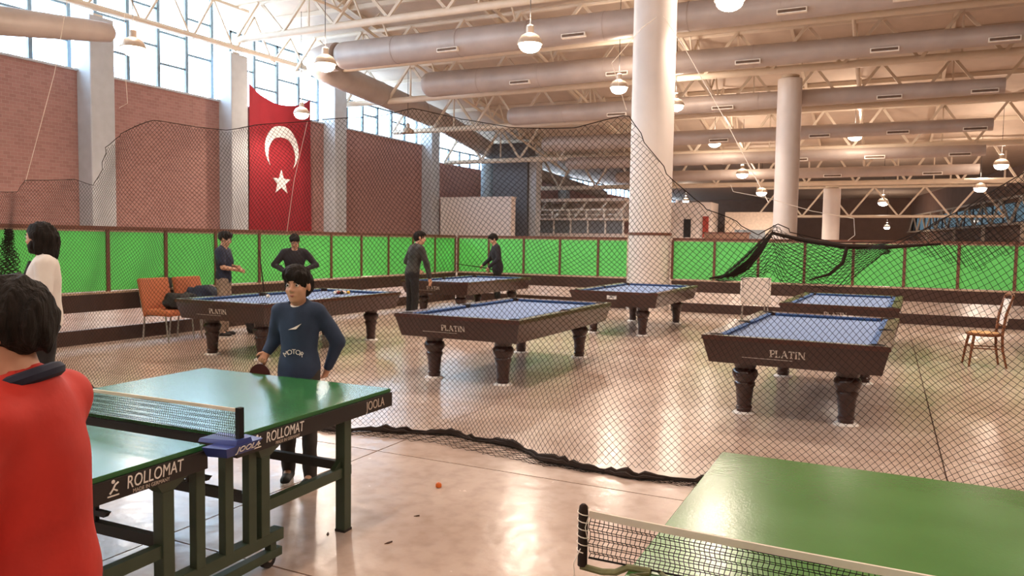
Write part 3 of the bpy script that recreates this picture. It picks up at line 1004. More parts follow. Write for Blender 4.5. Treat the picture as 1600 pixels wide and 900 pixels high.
def tt_half(t, y0, y1, topm, far):
    W = .7625
    MB().box(-W, W, y0, y1, .738, .760).build('table_top', topm, t, bevel=.002)
    ln = MB()
    return ln
def tt_table(x, y, rz, label, topm, lettered):
    t = thing('tennis_table', label, 'table tennis table', (x, y, 0), rz)
    W = .7625
    gap = .085 if lettered else .003
    for s, (a, b) in ((1, (gap, 1.37)), (-1, (-1.37, -gap))):
        top = MB().box(-W, W, a, b, .738, .760).build('table_top', topm, t, bevel=.002)
        for u in (-1, 1):
            ap = MB().box(u * W - .012, u * W + .012, a + .002, b - .002, .655, .7375).build('side_apron', M_apron, t)
            if lettered and u == 1:
                inner = min(abs(a), abs(b))
                # words on the outer face read from +x
                w1 = obj('lettering', text_mesh('ROLLOMAT', .072, M_white, .002, shear=.12, sx=.72), ap, (W + .0135, s * .36 + (.05 if s > 0 else 0), .705), (R(90), 0, R(90)))
                w2 = obj('lettering', text_mesh('MADE IN GERMANY', .022, M_letter, .002, sx=.9), ap, (W + .0135, s * .38 + (.05 if s > 0 else 0), .667), (R(90), 0, R(90)))
                em = MB()
                yc = s * .36 + (.05 if s > 0 else 0) - .19
                em.box(W + .0125, W + .0145, yc - .03, yc + .02, .672, .677)
                em.tube([(W + .013, yc - .02, .684), (W + .013, yc - .005, .70), (W + .013, yc + .012, .69)], .004, 6)
                em.tube([(W + .013, yc - .006, .70), (W + .013, yc + .004, .715), (W + .013, yc + .018, .722)], .0035, 6)
                em.sphere((W + .013, yc - .004, .728), (.002, .008, .008), 8, 6)
                em.build('player_emblem', M_white, ap)
                if s > 0:
                    obj('lettering', text_mesh('JOOLA', .075, M_letter, .002, sx=.8), ap, (W + .0135, 1.19, .697), (R(90), 0, R(90)))
        ea, eb = (b - .024, b) if s > 0 else (a, a + .024)
        MB().box(-W + .013, W - .013, ea, eb, .655, .7375).build('end_apron', M_apron, t)
        ia, ib = (a, a + .03) if s > 0 else (b - .03, b)
        MB().box(-W + .013, W - .013, ia, ib, .68, .7375).build('inner_beam', M_tbar, t)
        # frame of this half
        for u in (-1, 1):
            lx = u * (W - .06)
            oy = s * .98
            lg = MB().box(lx - .032, lx + .032, oy - .032, oy + .032, .012, .655).build('end_leg', M_tframe, t, bevel=.004)
            MB().box(lx - .034, lx + .034, oy - .034, oy + .034, 0, .014).build('foot', M_rub, lg)
            cy = s * .29 + .03
            cp = MB().box(lx - .03, lx + .03, cy - .03, cy + .03, .20, .60).build('centre_post', M_tframe, t, bevel=.004)
            MB().hexa([(lx - .03, cy - .032, .60), (lx + .03, cy - .032, .60), (lx + .03, cy + .032, .60), (lx - .03, cy + .032, .60)],
                      [(lx - .05, cy - .085, .655), (lx + .06, cy - .085, .655), (lx + .06, cy + .085, .655), (lx - .05, cy + .085, .655)]).build('gusset', M_tframe, cp)
            MB().bar((lx, oy + s * .05, .345), (lx, cy, .345), .04, .055).build('side_rail', M_tframe, t)
            MB().bar((lx - .01, oy, .42), (lx - .01, oy - s * .10, .345), .03).build('brace', M_tframe, t)
        MB().bar((-W + .06, s * .98, .375), (W - .06, s * .98, .375), .035, .05).build('cross_bar', M_tbar, t)
        MB().bar((-W + .06, s * .29 + .03, .375), (W - .06, s * .29 + .03, .375), .035, .05).build('cross_bar', M_tbar, t)
        for hx in (-.25, .25):
            lt = MB()
            hy = s * .29 + .03
            lt.box(hx - .045, hx - .028, hy - .01, hy + .01, .40, .53)
            lt.box(hx + .028, hx + .045, hy - .01, hy + .01, .40, .53)
            lt.box(hx - .045, hx + .045, hy - .01, hy + .01, .52, .54)
            lt.hexa([(hx - .10, hy - .012, .425), (hx + .10, hy - .012, .425), (hx + .10, hy + .012, .425), (hx - .10, hy + .012, .425)],
                    [(hx - .05, hy - .012, .45), (hx + .12, hy - .012, .45), (hx + .12, hy + .012, .45), (hx - .05, hy + .012, .45)])
            lt.build('folding_latch', M_tbar, t)
    # rolling carriage under the middle
    for u in (-1, 1):
        lx = u * (W - .06)
        for cy in (.09, .24, -.06 - .02):
            MB().box(lx - .022, lx + .022, cy - .026, cy + .026, .19, .735).build('carriage_post', M_tframe, t, bevel=.003)
        MB().box(lx - .045, lx + .02, -.42, .46, .14, .20).build('carriage_rail', M_tframe, t, bevel=.004)
        MB().box(lx - .04, lx + .01, -.42, .46, .055, .10).build('carriage_base', M_tframe, t, bevel=.004)
        for cy in (-.36, .40):
            MB().box(lx - .035, lx + .005, cy - .02, cy + .02, .10, .14).build('carriage_spacer', M_tframe, t)
            wh = MB().tube([(lx - .05, cy, .045), (lx - .02, cy, .045)], .045, 18).build('wheel', M_rub, t, True)
            MB().tube([(lx - .055, cy, .045), (lx - .015, cy, .045)], .015, 10).build('hub', M_letter, wh)
    return t
T1 = tt_table(-3.41, 2.455, .03, 'green folding table tennis table at left with ROLLOMAT on its dark side', M_ttop, True)
T2 = tt_table(.151, 2.025, .003, 'worn green table tennis table at the lower right corner', M_ttop2, False)
n1 = thing('table_tennis_net', 'table tennis net with blue clamp on the left green table', 'net', (-3.41, 2.455, 0), .03)
tt_net(n1, .86, .152)
for u in (-1, 1):
    MB().box(u * .875 - .012, u * .875 + .012, -.014, .014, .7605, .918).build('net_post', M_netk, n1)
    cl_ = MB()
    cl_.hexa([(u * .70, -.07, .7605), (u * .70, .07, .7605), (u * .90, .05, .7605), (u * .90, -.05, .7605)] if u < 0 else [(.70, -.07, .7605), (.90, -.05, .7605), (.90, .05, .7605), (.70, .07, .7605)],
             [(u * .70, -.06, .775), (u * .70, .06, .775), (u * .90, .04, .782), (u * .90, -.04, .782)] if u < 0 else [(.70, -.06, .775), (.90, -.04, .782), (.90, .04, .782), (.70, .06, .775)])
    cl_.box(u * .80 - .10, u * .80 + .10, -.075, .075, .700, .7375) if False else None
    ck = cl_.build('clamp_plate', M_blue, n1)
    cb = MB().hexa([(u * .785, -.10, .712), (u * .785, .10, .712), (u * .88, .08, .712), (u * .88, -.08, .712)][::(1 if u < 0 else -1)],
                   [(u * .785, -.13, .760), (u * .785, .13, .760), (u * .905, .11, .760), (u * .905, -.11, .760)][::(1 if u < 0 else -1)]).build('clamp_body', M_blue, n1)
    if u > 0:
        obj('lettering', text_mesh('JOOLA', .045, M_white, .002), cb, (.899, .03, .738), (R(118), 0, R(90)))
n2 = thing('table_tennis_net', 'table tennis net with corded dark post on the right green table', 'net', (.151, 2.025, 0), .003)
tt_net(n2, .88, .148, nm=.0135, tape=.02, sag=.012)
for u in (-1, 1):
    p_ = MB().tube([(u * .90, 0, .745), (u * .90, 0, .90), (u * .90, 0, .918), (u * .90, 0, .924)], [.014, .014, .012, .006], 12).build('net_post', M_srope, n2, True)
    MB().tube([(u * .905, 0, .742), (u * .84, .0, .738), (u * .80, 0, .745), (u * .765, 0, .7665), (u * .70, 0, .768)], .010, 8).build('support_arm', M_rustgreen, n2, True)
    cp_ = MB()
    cp_.tube([(u * .70, -.02, .768), (u * .74, -.05, .768), (u * .68, -.06, .768), (u * .65, -.02, .768), (u * .68, .01, .768)], .006, 6)
    cp_.build('clamp_screw', M_rustgreen, n2, True)
    cd = []
    for k in range(60):
        a = k * .62
        cd.append((u * .90 + .0165 * math.cos(a), .0165 * math.sin(a), .915 - .13 * k / 60))
    MB().tube(cd, .0016, 5).build('post_cord', M_cord, n2)
    MB().tube([(u * .90, -.018, .80), (u * .915, -.03, .76), (u * .91, -.03, .70), (u * .915, -.025, .66)], .0015, 5).build('loose_cord_end', M_cord, n2)
    MB().tube([(u * .88, 0, .905), (u * .89, -.01, .86), (u * .88, 0, .80)], .0015, 5).build('lashing', M_cord, n2)

# ------------------------------------------------------------------ safety net curtain
TOP = np.array([(-10.6, 2.15), (-10.07, 2.17), (-9.12, 2.15), (-9.0, 2.28), (-8.16, 2.28), (-7.87, 2.2), (-7.71, 2.39), (-7.62, 2.6), (-7.29, 2.72), (-6.87, 2.86), (-6.34, 2.77), (-5.95, 2.72),
                (-5.49, 2.73), (-4.71, 2.75), (-4.0, 2.76), (-3.67, 2.78), (-3.23, 2.67), (-2.75, 2.57), (-2.2, 2.55), (-1.78, 2.63), (-1.69, 2.47), (-1.48, 2.18), (-1.2, 1.93),
                (-.97, 1.83), (-.82, 1.72), (-.69, 1.83), (-.61, 1.76), (-.34, 1.69), (.05, 1.70), (.23, 1.8), (.47, 1.95), (.73, 2.14), (.97, 2.31), (1.6, 2.6), (2.2, 2.7)])
BOT = np.array([(-10.6, 5.45), (-7.88, 5.40), (-5.71, 5.26), (-4.85, 5.24), (-4.23, 5.25), (-3.76, 5.47), (-3.33, 5.60), (-2.93, 5.57), (-2.68, 5.53), (-2.22, 5.28), (-1.89, 5.22), (-1.42, 5.24), (-1.11, 5.34), (0, 5.42), (2.2, 5.4)])
def net_top(x): return np.interp(x, TOP[:, 0], TOP[:, 1])
def net_base_y(x): return np.interp(x, BOT[:, 0], BOT[:, 1])
def net_warp(x, z):
    """rest position (x, z) -> hanging position"""
    tz = np.clip(z / 2.7, 0, 1.1)
    y = net_base_y(x) * (1 - np.minimum(1, tz * 1.6)) + 5.6 * np.minimum(1, tz * 1.6)
    y = y + .05 * np.sin(x * 3.1 + z * .8) * tz + .03 * np.sin(x * 7.3 - z * 2.2) + .03 * np.sin(x * 1.3 + 2)
    zz = z + .055 * np.sin(x * 2.3 + 1.0 + .5 * z) * np.sin(np.pi * np.clip(tz, 0, 1)) + .03 * np.sin(x * 5.1 + z * 1.7) * np.sin(np.pi * np.clip(tz, 0, 1))
    zz = zz - .16 * np.exp(-((x - .75) / .42) ** 2) * np.sin(np.pi * np.clip(tz, 0, 1)) + .12 * np.exp(-((x + 1.9) / .6) ** 2) * np.sin(np.pi * np.clip(z / 1.6, 0, 1))
    xx = x + .05 * np.sin(z * 3.0 + x * .9) + .045 * np.sin(z * 5.1 - x * 1.7)
    return xx, y, zz
def net_patch(x0, x1, z0, pitch, r, inside):
    nx = int((x1 - x0) / pitch)
    nz = int(3.0 / pitch)
    I, J = np.meshgrid(np.arange(nx + 1), np.arange(nz + 1), indexing='ij')
    ok = (I + J) % 2 == 0
    x = x0 + I * pitch
    z = z0 + J * pitch
    hx, hy, hz = net_warp(x, z)
    P = np.stack([hx, hy, hz], -1)
    ok &= inside(hx, hz)
    A, B = [], []
    for dj in (1, -1):
        a = ok[:-1, :].copy()
        i0, j0 = np.nonzero(ok)
        i1, j1 = i0 + 1, j0 + dj
        g = (i1 <= nx) & (j1 >= 0) & (j1 <= nz)
        i0, j0, i1, j1 = i0[g], j0[g], i1[g], j1[g]
        g = ok[i1, j1]
        A.append(P[i0[g], j0[g]]); B.append(P[i1[g], j1[g]])
    return strands(np.concatenate(A), np.concatenate(B), r)
snet = thing('safety_net', 'dark diamond-mesh safety net curtain hung between the tennis and billiard tables', 'net', (0, 0, 0))
V, F = net_patch(-10.6, 2.2, .05, .0235, .0018, lambda x, z: (z < net_top(x) + .004) & (z > .02))
o = obj('net_mesh', np_mesh('net_mesh', V, F, M_snet), snet)
# top rope
xs = np.unique(np.concatenate([TOP[:, 0], np.linspace(-10.6, 2.2, 160)]))
tx, ty, _ = net_warp(xs, net_top(xs))
def smooth_line(a, n=3):
    for _ in range(n):
        a = np.concatenate([a[:1], (a[:-2] + 2 * a[1:-1] + a[2:]) / 4, a[-1:]])
    return a
MB().tube([(x, y, z) for x, y, z in zip(xs, smooth_line(ty), smooth_line(net_top(xs), 1))], .0038, 6).build('top_rope', M_srope, snet)
# bunched hem lying on the floor
xs = np.linspace(-10.5, 2.1, 300)
hem_y = smooth_line(net_base_y(xs) + .012 * np.sin(xs * 17), 2)
rad = .020 + .008 * np.sin(xs * 11) + .006 * rng.standard_normal(300)
rad = np.clip(rad, .012, .034)
hem = MB()
hem.tube([(x, y, r_ + .004) for x, y, r_ in zip(xs, hem_y, rad)], [float(q_) for q_ in rad], 7)
hem.tube([(x, y - .03 + .02 * math.sin(x * 9), r_ * .7 + .003) for x, y, r_ in zip(xs, hem_y, rad)], [float(q_ * .7) for q_ in rad], 6)
hem.build('bunched_hem', M_srope, snet, True)
# skirt of slack net on the floor in front of the hem
A, B = [], []
SK = np.array([(-10.5, .05), (-4.3, .12), (-3.6, .28), (-3.1, .33), (-2.7, .34), (-2.4, .22), (-2.1, .10), (-1.7, .05), (-1.4, .10), (-1.1, .16), (-.5, .1), (2.1, .06)])
nx = int(12.4 / .03)
def skp(i, j):
    x = -10.5 + i * .03
    wd = np.interp(x, SK[:, 0], SK[:, 1])
    f = j / 12
    return (x + .012 * math.sin(i * 1.7 + j), np.interp(x, xs, hem_y) - wd * f - .004 * math.sin(i * 2.1), .006 + .018 * abs(math.sin(i * .9 + j * 1.3)) * (1 - f * .6))
for i in range(nx):
    for j in range(13):
        if (i + j) % 2 == 0:
            for dj in (1, -1):
                if 0 <= j + dj <= 12:
                    A.append(skp(i, j)); B.append(skp(i + 1, j + dj))
V, F = strands(A, B, .002)
obj('slack_skirt', np_mesh('slack_skirt', V, F, M_snet), snet)
# folded pocket of net sagging over the right part of the top rope
A, B = [], []
def pk(i, j):
    u, v = i / 44, j / 26
    x = -1.05 + 1.05 * u
    ztop = net_top(x) - .005 - .02 * math.sin(math.pi * u)
    low = ztop - (.06 + .27 * math.sin(math.pi * min(1, u * 1.02 + .02)) ** .7 + .02 * math.sin(u * 20))
    if u < .28:
        # gathered corner pulled down to the left
        ztop = np.interp(u, [0, .28], [1.44, net_top(-.76) - .02])
        low = ztop - np.interp(u, [0, .28], [.04, .30])
    z = ztop + (low - ztop) * v
    y = 5.50 - .10 * math.sin(math.pi * v) - .04 * math.sin(u * 12 + v * 5)
    return (x + .02 * math.sin(v * 7 + u * 9), y, z)
for i in range(44):
    for j in range(27):
        if (i + j) % 2 == 0:
            for dj in (1, -1):
                if 0 <= j + dj <= 26:
                    A.append(pk(i, j)); B.append(pk(i + 1, j + dj))
V, F = strands(A, B, .0022)
obj('folded_pocket', np_mesh('folded_pocket', V, F, M_snet), snet)
g_ = MB()
for q_ in range(5):
    g_.tube([(-1.12 + .04 * q_, 5.47, 1.425 + .004 * q_), (-.98 + .03 * q_, 5.46, 1.46 + .01 * q_), (-.86 + .02 * q_, 5.46, 1.56 + .012 * q_), (-.74 + .008 * q_, 5.49, 1.72 + .01 * q_)], .008, 6)
g_.tube([(-.72, 5.5, 1.75), (-.5, 5.49, 1.70), (-.25, 5.49, 1.665), (0.0, 5.52, 1.665), (.3, 5.55, 1.69)], [.01, .016, .018, .014, .006], 7)
g_.tube([(-.24, 5.46, 1.66), (-.26, 5.44, 1.56), (-.34, 5.44, 1.48), (-.46, 5.45, 1.44)], [.012, .012, .010, .005], 7)
g_.build('gathered_folds', M_srope, snet, True)
# coarse second layer over the right end
def inside2(x, z):
    t_ = net_top(x)
    return (x > .0) & (z < t_ + .01) & (z > t_ - .45 * np.clip((x - 0) / .5, 0, 1))
V, F = net_patch(0, 2.2, .06, .017, .0021, inside2)
V = V + np.array([[0.01, -.09, 0.0]])
obj('second_layer', np_mesh('second_layer', V, F, M_snet), snet)
# black clump of net behind the man at the far left
A, B = [], []
for i in range(26):
    for j in range(44):
        if (i + j) % 2 == 0:
            for dj in (1, -1):
                if 0 <= j + dj <= 44:
                    def cp(i, j):
                        v = j / 44
                        w_ = .02 + .85 * v ** .9
                        return (-9.28 + (i / 26 - .5) * w_ + .02 * math.sin(j * .7), 5.52 + .05 * math.sin(i * 1.9 + j * .3), 1.72 - 1.3 * v)
                    A.append(cp(i, j)); B.append(cp(i + 1, j + dj))
V, F = strands(A, B, .0034)
obj('hanging_bunch', np_mesh('hanging_bunch', V, F, M_snet), snet)
# white hanging cords
def cordobj(label, pts, r=.0045):
    t = MB().tube(pts, r * .55, 6).build('hanging_cord', M_cord, snet)
    t['label'] = label
    return t
cordobj('white cord slanting in front of the thick round column down to the sagging net', [(-2.36, 8.6, 4.2), (-1.9, 7.8, 3.6), (-1.3, 6.7, 2.75), (-.76, 5.62, 1.96)], .006)
cordobj('short white cord slanting left from the thick round column', [(-2.44, 8.6, 4.2), (-2.3, 7.6, 3.82), (-1.93, 5.62, 3.02), (-1.80, 5.60, 2.66)], .005)
cordobj('long white cord rising from the net at the far left to the roof', [(-9.06, 5.6, 2.27), (-8.49, 5.6, 3.47), (-8.24, 5.6, 4.25), (-7.0, 5.6, 8.5), (-6.4, 5.6, 12.38)], .006)
cordobj('short white cord dangling over the brick bay left of the flag', [(-7.28, 5.6, 12.38), (-7.32, 5.6, 3.4), (-7.29, 5.6, 3.06), (-7.42, 5.6, 3.02)], .004)
cordobj('white cord drooping between the middle and far columns into the net', [(-1.02, 5.6, 2.09), (-1.0, 5.6, 2.04), (-.76, 5.58, 1.99), (-.47, 5.58, 1.90), (-.21, 5.58, 1.85), (-.20, 5.58, 1.74), (-.24, 5.57, 1.705)], .004)
cordobj('thin white cord hanging in front of the flag from the net top', [(-4.83, 5.57, 2.73), (-4.98, 5.56, 2.2), (-5.06, 5.55, 1.72)], .003)

# ------------------------------------------------------------------ chairs
M_orange = mat('orange_upholstery', '#b86a45', .8, vary=.12, scale=30, bump=.2, bscale=120)
M_chrome = mat('steel_tube', '#b8b4ae', .3, metal=.8)
M_chairw = mat('white_chair_plastic', '#e0d6ce', .5)
M_beech = mat('brown_beech', '#7a4a2a', .4, vary=.2, scale=12, stretch=(1, 1, 8))
M_cane = mat('woven_cane', '#caa06a', .8, vary=.25, scale=90)
M_jack1 = mat('navy_jacket', '#232c45', .8, vary=.2)
M_jack2 = mat('black_jacket', '#1d1b1e', .75, vary=.2)
M_bag = mat('black_bag', '#201d1c', .6)
def pad(w, d, h, name, m, parent, loc, rot=(0, 0, 0)):
    o = MB().box(-w / 2, w / 2, -d / 2, d / 2, -h / 2, h / 2).build(name, m, parent, loc=loc, bevel=min(h, d, w) * .4)
    o.rotation_euler = rot
    return o
for (yy, lab) in ((8.62, 'orange padded chair by the fence, nearer the white-shirted man'), (9.28, 'orange padded chair by the fence behind the boy with the cue')):
    t = thing('padded_chair', lab, 'chair', (-10.32, yy, 0), 0, 'orange padded chairs along the left fence')
    pad(.52, .56, .10, 'seat', M_orange, t, (.04, 0, .45))
    pad(.07, .56, .62, 'backrest', M_orange, t, (-.30, 0, .68), (0, R(-14), 0))
    for v in (-.25, .25):
        MB().tube([(-.30, v, .0), (-.25, v, .42), (-.31, v, .50), (-.40, v, .95)], .013, 8).build('rear_leg', M_chrome, t, True)
        MB().tube([(.28, v, .0), (.22, v, .42), (-.2, v, .40)], .013, 8).build('front_leg', M_chrome, t, True)
def heap(name, label, cat, mtl, base, pts, seed):
    """a crumpled soft shape: displaced ellipsoid"""
    r_ = np.random.default_rng(seed)
    mb = MB().sphere((0, 0, 0), 1.0, 28, 18)
    ph = r_.uniform(0, 6, 8)
    out = []
    for (x, y, z) in mb.v:
        k = 1 + .13 * math.sin(x * 4 + ph[0] + y * 2) + .1 * math.sin(y * 5 + ph[1] + z * 3) + .07 * math.sin(z * 7 + x * 5 + ph[2]) + .05 * math.sin(11 * x + 7 * y + ph[3])
        zz = z * k
        out.append((x * k * pts[0], y * k * pts[1], max(zz, -.75) * pts[2]))
    mb.v = out
    o = mb.build(name, mtl, None, True, loc=base)
    return tag(o, label, cat)
heap('folded_jacket', 'navy jacket heaped on the orange chair by the fence', 'jacket', M_jack1, (-10.24, 9.2, .655), (.27, .30, .20), 3)
heap('black_jacket', 'black jacket heaped on the floor beside the orange chairs', 'jacket', M_jack2, (-9.78, 10.05, .15), (.20, .20, .20), 5)
o = heap('dark_coat', 'dark coat spilling off the front orange chair seat', 'coat', M_jack2, (-10.16, 8.70, .62), (.22, .24, .15), 9)
t = thing('shoulder_bag', 'flat black bag resting on the fence ledge behind the orange chairs', 'bag', (-10.94, 8.95, .786))
MB().hexa([(-.05, -.20, 0), (.06, -.20, 0), (.06, .22, 0), (-.05, .22, 0)], [(-.03, -.14, .16), (.03, -.14, .16), (.03, .24, .18), (-.03, .24, .18)]).build('bag_body', M_bag, t, bevel=.015)
MB().tube([(.0, -.12, .16), (.02, 0, .20), (0, .2, .175)], .008, 6).build('bag_strap', M_bag, t)

t = thing('plastic_chair', 'white-backed chair by the back fence left of the far billiard table', 'chair', (-2.55, 17.2, 0), R(178))
pad(.46, .46, .05, 'seat', M_chairw, t, (0, 0, .45))
pad(.62, .05, .58, 'backrest', M_chairw, t, (0, -.27, .68), (R(8), 0, 0))
t.rotation_euler = (0, 0, R(12))
for u in (-1, 1):
    MB().tube([(u * .24, .20, 0), (u * .22, .20, .43)], .013, 8).build('leg', M_chrome, t, True)
    MB().tube([(u * .28, -.32, 0), (u * .25, -.24, .43), (u * .27, -.33, .96)], .013, 8).build('leg', M_chrome, t, True)

t = thing('bentwood_chair', 'brown wooden chair with pale woven seat at the right', 'chair', (1.27, 12.68, 0), R(-82))
MB().lathe([(.20, .43), (.225, .44), (.228, .465), (.20, .475)], 28).build('seat_ring', M_beech, t, True)
MB().lathe([(.198, .452), (.195, .478), (.10, .482)], 28).build('woven_seat', M_cane, t, True)
for u in (-1, 1):
    MB().tube([(u * .14, -.15, .44), (u * .165, -.18, .25), (u * .19, -.21, 0)], [.02, .018, .014], 8).build('leg', M_beech, t, True)
    MB().tube([(u * .20, .25, 0), (u * .165, .20, .25), (u * .155, .19, .46), (u * .165, .22, .75), (u * .18, .29, 1.0)], [.014, .018, .02, .018, .016], 8).build('leg', M_beech, t, True)
    MB().tube([(u * .16, -.17, .26), (u * .165, .20, .26)], .009, 6).build('stretcher', M_beech, t, True)
MB().tube([(-.16, -.17, .29), (.16, -.17, .29)], .009, 6).build('stretcher', M_beech, t, True)
MB().tube([(-.165, .20, .29), (.165, .20, .29)], .009, 6).build('stretcher', M_beech, t, True)
MB().hexa([(-.17, .215, .60), (.17, .215, .60), (.17, .235, .60), (-.17, .235, .60)], [(-.178, .275, .96), (.178, .275, .96), (.178, .295, .96), (-.178, .295, .96)]).build('backrest', M_chairw, t)
MB().tube([(-.18, .29, 1.0), (-.09, .31, 1.03), (.09, .31, 1.03), (.18, .29, 1.0)], .02, 8).build('top_rail', M_beech, t, True)
MB().tube([(-.165, .22, .58), (.165, .22, .58)], .012, 6).build('back_slat', M_beech, t, True)

# small things on the floor and ledge
o = MB().lathe([(.012, 0), (.02, .004), (.021, .02), (.013, .031), (.006, .03), (.010, .012)], 14, (0, 0, 0)).build('crushed_ball', mat('orange_plastic', '#e8742a', .4), None, True, loc=(-2.66, 4.37, 0))
tag(o, 'small broken orange ball lying on the floor below the net', 'ball')
o = MB().hexa([(-.02, -.17, 0), (.16, -.17, 0), (.16, .17, 0), (-.02, .17, 0)], [(-.02, -.17, .012), (.15, -.16, .016), (.15, .16, .012), (-.02, .17, .01)]).build('folded_paper', M_white, None, loc=(-10.98, 14.55, .786))
tag(o, 'white folded paper on the fence ledge behind the billiard players', 'paper')
for (x, y, a, l_, lab) in ((-2.49, 3.84, .5, .035, 'tiny dark scrap on the floor between the two tennis tables, farther one'), (-2.40, 3.42, 1.1, .05, 'dry brown leaf scrap on the floor between the two tennis tables, nearer one'),
                           (-2.77, 3.36, 2.2, .045, 'dark grit scrap beside the foot of the left tennis table')):
    o = MB().hexa([(-l_ / 2, 0, 0), (0, -l_ * .16, 0), (l_ / 2, 0, 0), (0, l_ * .16, 0)], [(-l_ / 2, 0, .003), (0, -l_ * .16, .006), (l_ / 2, 0, .009), (0, l_ * .16, .005)]).build('floor_scrap', mat('dry_leaf', '#4a3022', .9), None, loc=(x, y, 0))
    o.rotation_euler = (0, 0, a)
    tag(o, lab, 'scrap', 'scraps on the floor')

# ------------------------------------------------------------------ people: smooth implicit bodies turned into meshes
class Field:
    def __init__(self, lo, hi, h):
        self.lo = np.array(lo, float); self.h = h
        self.n = np.ceil((np.array(hi) - self.lo) / h).astype(int) + 1
        self.v = np.full(self.n, 1.0, np.float32)
        self.ax = [self.lo[k] + np.arange(self.n[k]) * h for k in range(3)]
    def _win(self, lo, hi):
        a = np.clip(np.floor((np.array(lo) - self.lo) / self.h).astype(int), 0, self.n)
        b = np.clip(np.ceil((np.array(hi) - self.lo) / self.h).astype(int) + 1, 0, self.n)
        return tuple(slice(i, j) for i, j in zip(a, b))
    def _grid(self, w):
        X = self.ax[0][w[0]][:, None, None]; Y = self.ax[1][w[1]][None, :, None]; Z = self.ax[2][w[2]][None, None, :]
        return X, Y, Z
    def _join(self, w, d, k):
        c = self.v[w]
        if k <= 0:
            self.v[w] = np.minimum(c, d); return
        t = np.clip(.5 + .5 * (c - d) / k, 0, 1)
        self.v[w] = c + (d - c) * t - k * t * (1 - t)
    def cap(self, a, b, ra, rb=None, k=.03):
        rb = ra if rb is None else rb
        a = np.array(a, float); b = np.array(b, float)
        m = max(ra, rb) + k + 2 * self.h + .02
        w = self._win(np.minimum(a, b) - m, np.maximum(a, b) + m)
        X, Y, Z = self._grid(w)
        if X.size == 0 or Y.size == 0 or Z.size == 0: return
        d = b - a; L2 = max(d @ d, 1e-9)
        px, py, pz = X - a[0], Y - a[1], Z - a[2]
        t = np.clip((px * d[0] + py * d[1] + pz * d[2]) / L2, 0, 1)
        dist = np.sqrt((px - t * d[0]) ** 2 + (py - t * d[1]) ** 2 + (pz - t * d[2]) ** 2) - (ra + (rb - ra) * t)
        self._join(w, dist.astype(np.float32), k)
    def _ell(self, c, r, rot, m):
        c = np.array(c, float); r = np.array(r, float)
        R_ = r.max() + m
        w = self._win(c - R_, c + R_)
        X, Y, Z = self._grid(w)
        if X.size == 0 or Y.size == 0 or Z.size == 0: return w, None
        px, py, pz = X - c[0], Y - c[1], Z - c[2]
        if rot is not None:
            Q = np.array(rot)
            qx = px * Q[0, 0] + py * Q[1, 0] + pz * Q[2, 0]
            qy = px * Q[0, 1] + py * Q[1, 1] + pz * Q[2, 1]
            qz = px * Q[0, 2] + py * Q[1, 2] + pz * Q[2, 2]
        else:
            qx, qy, qz = px, py, pz
        k0 = np.sqrt((qx / r[0]) ** 2 + (qy / r[1]) ** 2 + (qz / r[2]) ** 2)
        k1 = np.sqrt((qx / r[0] ** 2) ** 2 + (qy / r[1] ** 2) ** 2 + (qz / r[2] ** 2) ** 2)
        return w, (k0 * (k0 - 1) / np.maximum(k1, 1e-6)).astype(np.float32)
    def ell(self, c, r, rot=None, k=.03):
        w, d = self._ell(c, r, rot, k + 2 * self.h + .02)
        if d is not None: self._join(w, d, k)
    def sub(self, c, r, rot=None, k=.012):
        w, d = self._ell(c, r, rot, k + 2 * self.h + .02)
        if d is None: return
        cst = self.v[w]; e = -d
        t = np.clip(.5 + .5 * (e - cst) / k, 0, 1)
        self.v[w] = cst + (e - cst) * t + k * t * (1 - t)
    def clip(self, n, d):
        """keep n.p <= d"""
        X, Y, Z = self.ax[0][:, None, None], self.ax[1][None, :, None], self.ax[2][None, None, :]
        self.v = np.maximum(self.v, (n[0] * X + n[1] * Y + n[2] * Z - d).astype(np.float32))
    def ruffle(self, amp, f, seed=1, zs=1.0):
        r_ = np.random.default_rng(seed)
        X, Y, Z = self.ax[0][:, None, None], self.ax[1][None, :, None], self.ax[2][None, None, :]
        tot = 0
        for k in range(4):
            d = r_.normal(size=3); d /= np.linalg.norm(d)
            ff = f * r_.uniform(.6, 1.5)
            tot = tot + np.sin(ff * (d[0] * X + d[1] * Y + d[2] * zs * Z) + r_.uniform(0, 6))
        self.v = self.v + (amp * tot / 2).astype(np.float32)
    def mesh(self, name, m):
        v = self.v
        v[0], v[-1], v[:, 0], v[:, -1], v[:, :, 0], v[:, :, -1] = 1, 1, 1, 1, 1, 1
        s = v < 0
        nx, ny, nz = [q - 1 for q in v.shape]
        cnt = np.zeros((nx, ny, nz), np.uint8)
        for dx in (0, 1):
            for dy in (0, 1):
                for dz in (0, 1):
                    cnt += s[dx:dx + nx, dy:dy + ny, dz:dz + nz]
        act = (cnt > 0) & (cnt < 8)
        I = np.argwhere(act)
        idx = np.full((nx, ny, nz), -1, np.int64)
        idx[act] = np.arange(len(I))
        P = np.zeros((len(I), 3)); N = np.zeros(len(I))
        for ax in range(3):
            for o1 in (0, 1):
                for o2 in (0, 1):
                    off = [0, 0, 0]
                    oth = [q for q in range(3) if q != ax]
                    off[oth[0]], off[oth[1]] = o1, o2
                    a = I + off
                    b = a.copy(); b[:, ax] += 1
                    va = v[a[:, 0], a[:, 1], a[:, 2]]; vb = v[b[:, 0], b[:, 1], b[:, 2]]
                    cr_ = (va < 0) != (vb < 0)
                    t = np.where(cr_, va / np.where(va == vb, 1, va - vb), 0)
                    p = a.astype(float); p[:, ax] += t
                    P[cr_] += p[cr_]; N[cr_] += 1
        P = P / N[:, None] * self.h + self.lo
        F = []
